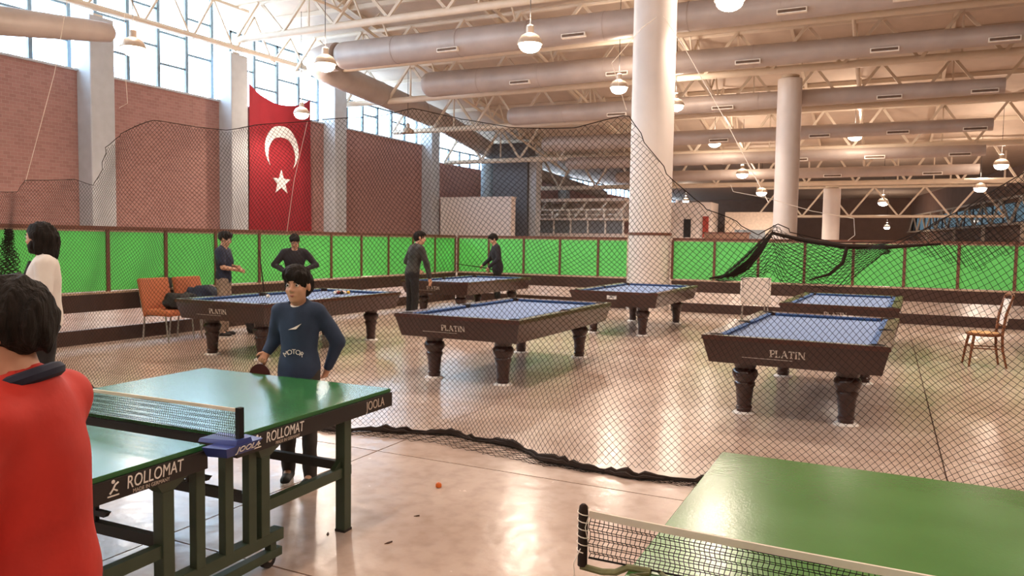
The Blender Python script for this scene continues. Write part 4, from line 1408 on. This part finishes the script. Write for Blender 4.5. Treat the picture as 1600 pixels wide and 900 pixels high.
        for ax in range(3):
            o1, o2 = [(1, 2), (2, 0), (0, 1)][ax]
            sa = [slice(None)] * 3; sb = [slice(None)] * 3
            sa[ax] = slice(0, -1); sb[ax] = slice(1, None)
            A, B = s[tuple(sa)], s[tuple(sb)]
            E = np.argwhere(A != B)
            e1 = np.zeros(3, int); e1[o1] = 1
            e2 = np.zeros(3, int); e2[o2] = 1
            c = [E - e1 - e2, E - e2, E, E - e1]
            ok = np.ones(len(E), bool)
            for q in c:
                ok &= (q >= 0).all(1) & (q < [nx, ny, nz]).all(1)
            ids = [idx[q[ok][:, 0], q[ok][:, 1], q[ok][:, 2]] for q in c]
            q4 = np.stack(ids, 1)
            fl = A[tuple(E[ok].T)]
            q4[~fl] = q4[~fl][:, ::-1]
            F.append(q4)
        F = np.concatenate(F)
        # a little relaxation for a smooth skin
        for _ in range(2):
            acc = np.zeros_like(P); num = np.zeros(len(P))
            for k in range(4):
                np.add.at(acc, F[:, k], P[F[:, (k + 1) % 4]]); np.add.at(num, F[:, k], 1)
            P = P * .5 + .5 * acc / np.maximum(num, 1)[:, None]
        return np_mesh(name, P, F, m, True)

M_skin = mat('skin', '#c99a7e', .55, vary=.05, scale=20)
M_hairb = mat('black_hair', '#1d1714', .7, vary=.5, scale=90, stretch=(1, 1, .15), bump=.7, bscale=120, spec=.25)
M_eyew = mat('eye_white', '#e8e2dc', .3)
M_iris = mat('dark_iris', '#2a1a12', .2)
M_lip = mat('lips', '#a8635a', .5)
M_sole = mat('white_sole', '#ddd8d2', .6)

def rotm(yaw=0, pitch=0, roll=0):
    return np.array(Euler((pitch, roll, yaw), 'XYZ').to_matrix())

def person(label, loc, rz, H, shirt, pants, shoes, vox=.011, lean=0.0, arms=None, head=(0, 0, 0), hair='short', sleeve='long', legs=None,
           girth=1.0, hs=1.05, hem=.86, sole=False, beard=False, face=True, skin=None, collar=None):
    sc = H / 1.75
    SC = sc
    skin = skin or M_skin
    t = thing('person', label, 'person', loc, rz)
    L = rotm(0, -lean, 0)
    hipc = np.array([0, 0, .95])
    def U(p):                       # upper body point, leaned about the hips
        return (L @ (np.array(p, float) - hipc) + hipc) * SC
    def G(p):
        return np.array(p, float) * SC
    # joints
    sw = .185 * min(1.0, .25 + .75 * girth)
    sh = {-1: U((-sw, -.005, 1.425)), 1: U((sw, -.005, 1.425))}
    arms = arms or {}
    A = {}
    for u in (-1, 1):
        e_, w_, curl = arms.get(u, ((u * .25, -.02, 1.13), (u * .255, .06, .89), None))
        A[u] = (U(e_) if not arms.get(u) else U(e_), U(w_), curl)
    lg = legs or {}
    LG = {}
    for u in (-1, 1):
        kn, an, ft = lg.get(u, ((u * .10, .02, .50), (u * .105, -.02, .085), 0.0))
        LG[u] = (G((u * .088, 0, .93)), G(kn), G(an), ft)
    N0, N1 = U((0, -.015, 1.45)), U((0, .012, 1.56))
    HC = U((0, .028, 1.635))
    HR = L @ rotm(head[0], head[1], head[2]) if lean else rotm(head[0], head[1], head[2])
    def hp(p):
        return HC + HR @ (np.array(p, float) * SC * hs)
    allp = [HC + .2, HC - .2, G((0, 0, 0)), *sh.values()] + [q for u in A for q in A[u][:2]] + [q for u in LG for q in LG[u][:3]]
    lo = np.min(allp, 0) - .24; hi = np.max(allp, 0) + .24
    lo[2] = -.03
    hi[2] = max(hi[2], HC[2] + .17)
    g = girth
    def torso(F, e):
        F.ell(U((0, .0, .98)), np.array((.160 * g, .112 * g, .13)) * sc + e, L, k=.05)
        F.ell(U((0, .0, 1.12)), np.array((.140 * g, .100 * g, .17)) * sc + e, L, k=.05)
        F.ell(U((0, .0, 1.30)), np.array((.165 * g, .112 * g, .185)) * sc + e, L, k=.05)
        F.cap(U((-sw + .05, -.012, 1.425)), U((sw - .05, -.012, 1.425)), .060 * sc + e, k=.05)
        F.cap(U((0, -.02, 1.40)), U((0, -.012, 1.475)), .068 * sc + e, .058 * sc + e, k=.04)
    def upper(F, u, e, upto=1.0, k=.03):
        a, b = sh[u], A[u][0]
        F.cap(a, a + (b - a) * upto, (.052 * sc + e) * (g ** .5), .041 * sc + e, k=k)
    def fore(F, u, e, upto=1.0):
        a, b = A[u][0], A[u][1]
        F.cap(a, a + (b - a) * upto, .041 * sc + e, (.041 + (.027 - .041) * upto) * sc + e, k=.02)
    # ---- body
    B = Field(lo, hi, vox)
    torso(B, -.006)
    B.cap(N0, N1, .054 * sc, .052 * sc, k=.03)
    for u in (-1, 1):
        upper(B, u, -.006); fore(B, u, 0)
        h_, k_, a_, ft = LG[u]
        B.cap(h_, k_, .080 * sc * g ** .5, .054 * sc, k=.03)
        B.cap(k_, a_, .054 * sc, .036 * sc, k=.03)
        fd = np.array((math.sin(-ft), math.cos(ft), 0))
        B.cap(a_, a_ + (fd * .13 + np.array((0, 0, -.045))) * sc, .036 * sc, .028 * sc, k=.02)
        # hand: palm, four fingers with a knuckle bend, a thumb
        el, wr, curl = A[u]
        d = wr - el; d = d / np.linalg.norm(d)
        cu = curl or {}
        nrm = np.array(cu.get('palm', (-u, 0, 0)), float)          # the way the palm faces
        nrm = nrm - d * (nrm @ d); nrm /= max(np.linalg.norm(nrm), 1e-6)
        side = np.cross(d, nrm) * (1 if cu.get('thumb', 1) > 0 else -1)
        bend = cu.get('bend', .5)
        pl = wr + d * .045 * sc
        B.cap(wr, wr + d * .02 * sc, .025 * sc, k=.01)
        for q_ in (-.022, 0, .022):
            B.cap(wr + d * .015 * sc + side * q_ * .7 * sc, wr + d * .078 * sc + side * q_ * sc, .0155 * sc, .0125 * sc, k=.01)
        for q_, ln in zip((-.029, -.0098, .0098, .029), (.062, .076, .080, .070)):
            k0 = wr + d * .082 * sc + side * q_ * sc
            d1 = d * math.cos(bend) + nrm * math.sin(bend)
            d2 = d * math.cos(bend * 2.3) + nrm * math.sin(bend * 2.3)
            k1 = k0 + d1 * ln * .52 * sc
            B.cap(k0, k1, .0092 * sc, .0085 * sc, k=.004)
            B.cap(k1, k1 + d2 * ln * .5 * sc, .0085 * sc, .0075 * sc, k=.003)
        t0 = wr + d * .022 * sc + side * .026 * sc
        td = d * .62 + side * .55 + nrm * .55
        td /= np.linalg.norm(td)
        t1 = t0 + td * .042 * sc
        B.cap(t0, t1, .013 * sc, .0105 * sc, k=.006)
        B.cap(t1, t1 + (td * .5 + d * .6) / np.linalg.norm(td * .5 + d * .6) * .03 * sc, .0105 * sc, .009 * sc, k=.003)
    # head
    s0_ = sc
    sc = sc * hs
    B.ell(hp((0, -.012, .028)), np.array((.074, .092, .086)) * sc, HR, k=.02)
    B.ell(hp((0, .026, -.045)), np.array((.057, .060, .072)) * sc, HR, k=.03)
    B.ell(hp((0, .056, -.094)), np.array((.026, .024, .020)) * sc, HR, k=.025)
    B.cap(hp((-.03, .074, .026)), hp((.03, .074, .026)), .012 * sc, k=.02)
    for u in (-1, 1):
        B.sub(hp((u * .031, .096, .004)), np.array((.019, .016, .012)) * sc, HR, k=.014)
        B.ell(hp((u * .036, .062, -.032)), np.array((.020, .018, .018)) * sc, HR, k=.02)
        B.ell(hp((u * .075, -.008, -.010)), np.array((.010, .021, .031)) * sc, HR, k=.008)
    B.cap(hp((0, .086, .008)), hp((0, .104, -.028)), .008 * sc, .0125 * sc, k=.012)
    B.cap(hp((-.012, .092, -.033)), hp((.012, .092, -.033)), .008 * sc, k=.008)
    B.cap(hp((-.018, .079, -.062)), hp((.018, .079, -.062)), .009 * sc, k=.014)
    obj('body', B.mesh('body', skin), t)
    # face details
    if face:
        for u in (-1, 1):
            c = hp((u * .031, .0775, .004))
            ey = MB().sphere((0, -.0012, 0), .0118 * sc, 14, 10).build('eye', M_eyew, t, True, loc=tuple(c))
            c2 = HR @ (np.array((0.0, .0075, 0)) * sc)
            MB().sphere(tuple(c2), .0072 * sc, 12, 8).build('iris', M_iris, ey, True)
            MB().tube([hp((u * .014, .0935, .020)), hp((u * .030, .0925, .0265)), hp((u * .046, .079, .020))], [.0028 * sc, .0036 * sc, .002 * sc], 6).build('eyebrow', M_hairb, t, True)
        lp = MB().tube([hp((-.021, .082, -.0645)), hp((-.008, .0895, -.0615)), hp((0, .0898, -.0625)), hp((.008, .0895, -.0615)), hp((.021, .082, -.0645))], [.001, .0035 * sc, .0032 * sc, .0035 * sc, .001], 6)
        lp.tube([hp((-.018, .082, -.067)), hp((0, .0885, -.070)), hp((.018, .082, -.067))], [.001, .0042 * sc, .001], 6)
        lp.build('mouth', M_lip, t, True)
    # ---- hair
    hlo, hhi = HC - .26 * sc, HC + .2 * sc
    Hh = Field(hlo, hhi, min(vox, .0055))
    Hh.ell(hp((0, -.018, .036)), np.array((.084, .102, .090)) * sc, HR, k=.02)
    if hair == 'fringe':
        Hh.ell(hp((0, .045, .070)), np.array((.078, .058, .048)) * sc, HR, k=.03)
        Hh.ell(hp((.02, -.01, .095)), np.array((.070, .085, .045)) * sc, HR, k=.03)
        Hh.ell(hp((0, -.04, .0)), np.array((.078, .075, .085)) * sc, HR, k=.03)
        Hh.sub(hp((0, .115, -.045)), np.array((.070, .085, .082)) * sc, HR, k=.01)
        Hh.clip(HR @ np.array((0, .35, -1.0)), float((HR @ np.array((0, .35, -1.0))) @ hp((0, 0, -.062))))
    elif hair == 'long':
        Hh.ell(hp((0, -.045, -.01)), np.array((.088, .085, .105)) * sc, HR, k=.03)
        Hh.cap(hp((0, -.075, -.02)), hp((0, -.085, -.13)), .072 * sc, .055 * sc, k=.03)
        for u in (-1, 1):
            Hh.cap(hp((u * .070, -.015, .02)), hp((u * .068, -.030, -.115)), .026 * sc, .020 * sc, k=.02)
        Hh.sub(hp((0, .115, -.05)), np.array((.064, .088, .108)) * sc, HR, k=.01)
    elif hair == 'cap':
        Hh.ell(hp((0, .035, .082)), np.array((.074, .062, .040)) * sc, HR, k=.03)
        Hh.sub(hp((0, .13, -.045)), np.array((.085, .088, .095)) * sc, HR, k=.01)
        Hh.clip(HR @ np.array((0, .45, -1.0)), float((HR @ np.array((0, .45, -1.0))) @ hp((0, 0, -.045))))
    else:
        Hh.ell(hp((0, .03, .075)), np.array((.070, .062, .038)) * sc, HR, k=.03)
        Hh.ell(hp((0, -.05, .0)), np.array((.076, .062, .078)) * sc, HR, k=.03)
        Hh.sub(hp((0, .125, -.035)), np.array((.080, .088, .098)) * sc, HR, k=.01)
        Hh.clip(HR @ np.array((0, .45, -1.0)), float((HR @ np.array((0, .45, -1.0))) @ hp((0, 0, -.052))))
    Hh.ruffle(.005 * sc, 120, 3, .5)
    Hh.ruffle(.003 * sc, 260, 5, .35)
    obj('hair', Hh.mesh('hair', M_hairb), t)
    if beard:
        Bd = Field(hlo, hhi, min(vox, .007))
        Bd.ell(hp((0, .027, -.052)), np.array((.0605, .0625, .072)) * sc, HR, k=.02)
        Bd.ell(hp((0, .057, -.100)), np.array((.032, .028, .024)) * sc, HR, k=.02)
        Bd.ell(hp((0, .085, -.047)), np.array((.026, .010, .007)) * sc, HR, k=.01)
        for u in (-1, 1):
            Bd.cap(hp((u * .062, .01, -.005)), hp((u * .052, .03, -.075)), .011 * sc, .014 * sc, k=.02)
        Bd.sub(hp((0, .095, .0)), np.array((.062, .075, .042)) * sc, HR, k=.008)
        Bd.clip(HR @ np.array((0, .25, 1.0)), float((HR @ np.array((0, .25, 1.0))) @ hp((0, .0, -.012))))
        obj('beard', Bd.mesh('beard', M_hairb), t)
    sc = s0_
    # ---- shirt
    S = Field(lo, hi, vox)
    torso(S, .014)
    for u in (-1, 1):
        if sleeve == 'long':
            upper(S, u, .014); fore(S, u, .013, .93)
        else:
            upper(S, u, .020, .72)
    if hem < .83:
        S.ell(G((0, .0, .90)), np.array((.158 * g, .115 * g, .17)) * sc + .018, None, k=.05)
    S.clip((0, 0, -1), -hem * sc)
    up_ = L @ np.array((0, .28, 1.0)); up_ /= np.linalg.norm(up_)
    cy_ = float(up_ @ U((0, .02, 1.462)))
    # open the neck
    S.sub(U((0, .03, 1.515)), np.array((.066, .075, .055)) * sc, L, k=.008)
    S.ruffle(.0045, 34, 11, .8)
    so = obj('shirt', S.mesh('shirt', shirt), t)
    if collar:
        nb = U((0, .012, 1.478))
        pts = []
        for k in range(25):
            a = 2 * math.pi * k / 24
            pts.append(U(((.080 if g > 1.05 else .072) * math.cos(a), .0 + (.086 if g > 1.05 else .074) * math.sin(a), (1.500 if g > 1.05 else 1.487) - .026 * math.sin(a))))
        MB().tube(pts, (.019 if g > 1.05 else .013) * sc, 8).build('collar', collar, t, True)
    # ---- trousers
    T = Field(lo, (hi[0], hi[1], 1.08 * sc + .06), vox)
    T.ell(G((0, 0, .955)), np.array((.158 * g, .110 * g, .13)) * sc + .010, None, k=.04)
    for u in (-1, 1):
        h_, k_, a_, ft = LG[u]
        T.cap(h_, k_, .084 * sc * g ** .5 + .006, .060 * sc + .006, k=.03)
        T.cap(k_, a_, .060 * sc + .006, .046 * sc + .006, k=.03)
    T.clip((0, 0, 1), 1.02 * sc)
    T.clip((0, 0, -1), -.045 * sc)
    T.ruffle(.004, 40, 13, 1.4)
    obj('trousers', T.mesh('trousers', pants), t)
    # ---- shoes
    for u in (-1, 1):
        a_, ft = LG[u][2], LG[u][3]
        fd = np.array((math.sin(-ft), math.cos(ft), 0))
        sd = np.array((fd[1], -fd[0], 0))
        zc = a_[2] - .085 * sc
        base = np.array((a_[0], a_[1], zc))
        Sf = Field(base + np.array((-.24, -.24, -.02)), base + np.array((.24, .24, .2)), .007)
        Sf.cap(base + np.array((0, 0, .055 * sc)) - fd * .025 * sc, base + np.array((0, 0, .042 * sc)) + fd * .14 * sc, .044 * sc, .040 * sc, k=.02)
        Sf.cap(base + np.array((0, 0, .06 * sc)), base + np.array((0, 0, .115 * sc)), .046 * sc, .048 * sc, k=.02)
        Sf.clip((0, 0, -1), -(zc + .016 * sc)); Sf.clip((0, 0, 1), zc + .12 * sc)
        shoe = obj('shoe', Sf.mesh('shoe', shoes), t)
        poly = []
        for k in range(20):
            a = 2 * math.pi * k / 20
            q = base + fd * (.057 + .135 * math.cos(a)) * sc + sd * (.047 * math.sin(a)) * sc
            poly.append((q[0], q[1]))
        MB().prism(poly, zc + .001, zc + .026 * sc).build('sole', M_sole if sole else shoes, shoe)
    t['pose'] = 1
    del t['pose']
    return t, dict(U=U, A=A, HC=HC, HR=HR, sc=sc, hp=hp)

def surf_text(txt, size, m, parent, p, n, upv, name='lettering', depth=.002, sx=1.0):
    n = Vector(n).normalized(); upv = Vector(upv); r_ = upv.cross(n).normalized(); u_ = n.cross(r_)
    o = obj(name, text_mesh(txt, size, m, depth, sx=sx), parent)
    M_ = Matrix(((r_.x, u_.x, n.x, p[0]), (r_.y, u_.y, n.y, p[1]), (r_.z, u_.z, n.z, p[2]), (0, 0, 0, 1)))
    o.matrix_local = M_
    return o

M_navy = mat('navy_sweatshirt', '#2c3c55', .85, vary=.1, scale=12, bump=.25, bscale=16)
M_grey = mat('charcoal_jeans', '#3b3735', .85, vary=.12, scale=25, bump=.2, bscale=20)
M_black = mat('black_knit', '#26232a', .85, vary=.15, scale=14, bump=.2, bscale=14)
M_blackt = mat('black_trousers', '#1c191b', .85, vary=.15, scale=14)
M_shoeb = mat('black_shoe', '#1b191a', .6)
M_red = mat('red_jersey', '#bf2a1e', .75, vary=.12, scale=7, bump=.3, bscale=9)
M_whitet = mat('white_tshirt', '#e2dcd6', .85, vary=.05, scale=8, bump=.15, bscale=12)
M_navyt = mat('navy_tshirt', '#232b42', .85, vary=.12, scale=12, bump=.2, bscale=14)
M_khaki = mat('khaki_trousers', '#9c8878', .85, vary=.15, scale=14)
M_greyb = mat('grey_black_sweater', '#3a3733', .85, vary=.5, scale=5, bump=.2, bscale=14)

# boy in the navy sweatshirt behind the left table
b1, q1 = person('boy in navy MOTOR sweatshirt holding a bat behind the left green table', (-3.56, 4.02, 0), R(202), 1.44, M_navy, M_grey, M_shoeb, vox=.0075,
    hs=1.24, girth=.88, arms={1: ((.225, -.08, 1.19), (.27, .0, 1.08), {'palm': (-.3, .9, 0), 'bend': 1.0}), -1: ((-.29, -.12, 1.16), (-.19, -.16, .93), {'palm': (.8, -.4, 0), 'bend': .7})},
    head=(R(-6), R(2), R(2)), hair='fringe', sole=True, collar=M_white, legs={1: ((.09, .03, .50), (.10, -.02, .085), .15), -1: ((-.10, .05, .50), (-.13, .10, .085), -.1)}, hem=.76)
def chest(p):
    return tuple(q1['U'](p))
def arc_text(txt, size, m, parent, zc, y0):
    n = len(txt)
    for k, ch in enumerate(txt):
        a = (k - (n - 1) / 2) * .30
        x = -.115 * math.sin(a) * 1.0
        z = zc - .115 * (1 - math.cos(a)) * -1 * -1
        o = surf_text(ch, size, m, parent, chest((x, y0, z)), (0, 1, 0), (math.sin(-a) * .9, 0, math.cos(a)), sx=1.0)
arc_text('MOTOR', .046, M_white, b1, 1.105, .1255)
MB().hexa([tuple(chest((.045, .133, 1.285))), tuple(chest((-.02, .136, 1.290))), tuple(chest((-.02, .12, 1.290))), tuple(chest((.045, .12, 1.285)))],
          [tuple(chest((-.005, .134, 1.305))), tuple(chest((-.06, .127, 1.335))), tuple(chest((-.06, .11, 1.335))), tuple(chest((-.005, .12, 1.305)))]).build('chest_print', M_white, b1)
wr = q1['A'][1][1]
pdl = thing('table_tennis_bat', 'dark red table tennis bat in the right hand of the navy boy', 'bat', (-3.56, 4.02, 0), R(202))
hd = np.array(wr) + np.array((0.005, .015, -.085)) * q1['sc']
MB().tube([tuple(hd + np.array((-.005, -.015, .045))), tuple(hd + np.array((.02, .015, -.03)))], .0125, 8).build('handle', M_beech, pdl, True)
bl = MB()
for (yy, mname) in ((0, None),):
    pol = [(.072 * math.cos(2 * math.pi * k / 24), .078 * math.sin(2 * math.pi * k / 24)) for k in range(24)]
    c_ = hd + np.array((.035, .02, -.085))
    bl.prism(pol, -.006, .006, lambda x, y, z: (c_[0] + x, c_[1] + z, c_[2] + y))
bl.build('blade', mat('dark_red_rubber', '#4a1a17', .6), pdl, True)

# boy in red in the left foreground
b2, q2 = person('boy in red jersey in the left foreground, seen from behind his shoulder', (-1.69, 1.055, 0), R(119), 1.565, M_red, M_blackt, M_shoeb, vox=.0085, girth=1.06,
    arms={1: ((.25, .12, 1.17), (.20, .36, 1.10), {'palm': (-1, 0, 0), 'bend': .9}), -1: ((-.27, .02, 1.15), (-.22, .24, 1.02), {'palm': (1, 0, 0), 'bend': .8})},
    head=(R(10), R(-8), 0), hair='short', lean=R(4), collar=mat('navy_collar', '#1e2236', .8))
# man in the white T-shirt
b3, q3 = person('bearded long-haired man in white T-shirt at the far left', (-6.14, 3.93, 0), R(146), 1.75, M_whitet, M_blackt, M_shoeb, vox=.010, sleeve='short',
    arms={1: ((.25, .02, 1.15), (.22, .14, .93), {'palm': (-1, 0, 0), 'bend': .5}), -1: ((-.25, .0, 1.14), (-.25, .10, .90), {'palm': (1, 0, 0), 'bend': .5})},
    head=(R(-34), R(0), 0), hair='long', beard=True, hem=.84)
st_ = MB().tube([tuple(q3['U'](p)) for p in ((.12, .10, 1.44), (.08, .138, 1.33), (-.02, .142, 1.2), (-.12, .118, 1.05))], .014, 6)
st_.build('chest_strap', mat('dark_strap', '#2a2729', .8), b3)
sp_ = q3['U']((-.075, .132, 1.30))
MB().box(-.045, .045, -.003, .003, -.012, .012).build('chest_logo', M_tbar, b3, loc=tuple(sp_)).rotation_euler = (0, 0, R(14))
# youth in navy T-shirt with a cue by the orange chairs
b4, q4 = person('youth in navy T-shirt with folded arms beside the orange chairs', (-9.88, 9.34, 0), R(-62), 1.74, M_navyt, M_khaki, M_shoeb, sleeve='short',
    arms={1: ((.22, .06, 1.17), (.02, .26, 1.12), {'palm': (0, -1, 0), 'bend': .6}), -1: ((-.22, .05, 1.17), (.0, .24, 1.17), {'palm': (0, -1, 0), 'bend': .6})},
    head=(R(0), R(-16), 0), hair='cap', sole=True)
cue = thing('cue_stick', 'dark cue standing upright next to the youth in navy T-shirt', 'cue', (0, 0, 0), 0, 'billiard cues')
MB().tube([(-9.40, 9.86, .0), (-9.43, 9.80, .70)], [.015, .012], 8).build('butt', M_pocket, cue, True)
MB().tube([(-9.43, 9.80, .70), (-9.47, 9.72, 1.45)], [.012, .006], 8).build('shaft', M_srope, cue, True)
# man in black sweater behind the left billiard table
b5, q5 = person('man in black sweater looking down at his hands by the left fence', (-9.62, 10.75, 0), R(222), 1.72, M_black, M_blackt, M_shoeb, lean=R(6), girth=1.1,
    arms={1: ((.36, .03, 1.20), (.14, .27, 1.10), {'palm': (0, 0, 1), 'bend': .8}), -1: ((-.38, .03, 1.20), (-.12, .25, 1.12), {'palm': (0, 0, 1), 'bend': .8})},
    head=(0, R(-26), 0), hair='short')
# man with his back turned, left of the corner table
b6, q6 = person('man in grey and black top with back turned beside the corner billiard table', (-8.42, 12.75, 0), R(-28), 1.84, M_greyb, M_blackt, M_shoeb, lean=R(12), girth=1.05,
    arms={1: ((.28, .12, 1.15), (.30, .22, .90), {'palm': (-1, 0, 0), 'bend': .4}), -1: ((-.30, .0, 1.16), (-.16, .20, 1.05), {'palm': (1, 0, 0), 'bend': .7})},
    head=(R(-28), R(4), 0), hair='short')
# man in black with a cue at the corner
b7, q7 = person('man in black holding a cue at the fence corner behind the billiard table', (-8.9, 17.4, 0), R(130), 1.84, M_black, M_blackt, M_shoeb, lean=R(8),
    arms={1: ((.26, .10, 1.16), (.16, .34, 1.02), {'palm': (-.5, 0, -.6), 'bend': 1.0}), -1: ((-.27, .02, 1.15), (-.18, .26, .98), {'palm': (.5, 0, -.6), 'bend': 1.0})},
    head=(R(0), R(-22), 0), hair='short', hem=.80)
cue = thing('cue_stick', 'dark cue held level by the man in black at the fence corner', 'cue', (-8.9, 17.4, 0), R(130), 'billiard cues')
h7 = q7['A'][-1][1] + np.array((.02, .05, -.02))
MB().tube([tuple(h7 + np.array((-.05, -.25, -.05))), tuple(h7 + np.array((.02, .12, .02)))], [.016, .013], 8).build('butt', M_pocket, cue, True)
MB().tube([tuple(h7 + np.array((.02, .12, .02))), tuple(h7 + np.array((.12, .78, .10)))], [.013, .007], 8).build('shaft', M_srope, cue, True)
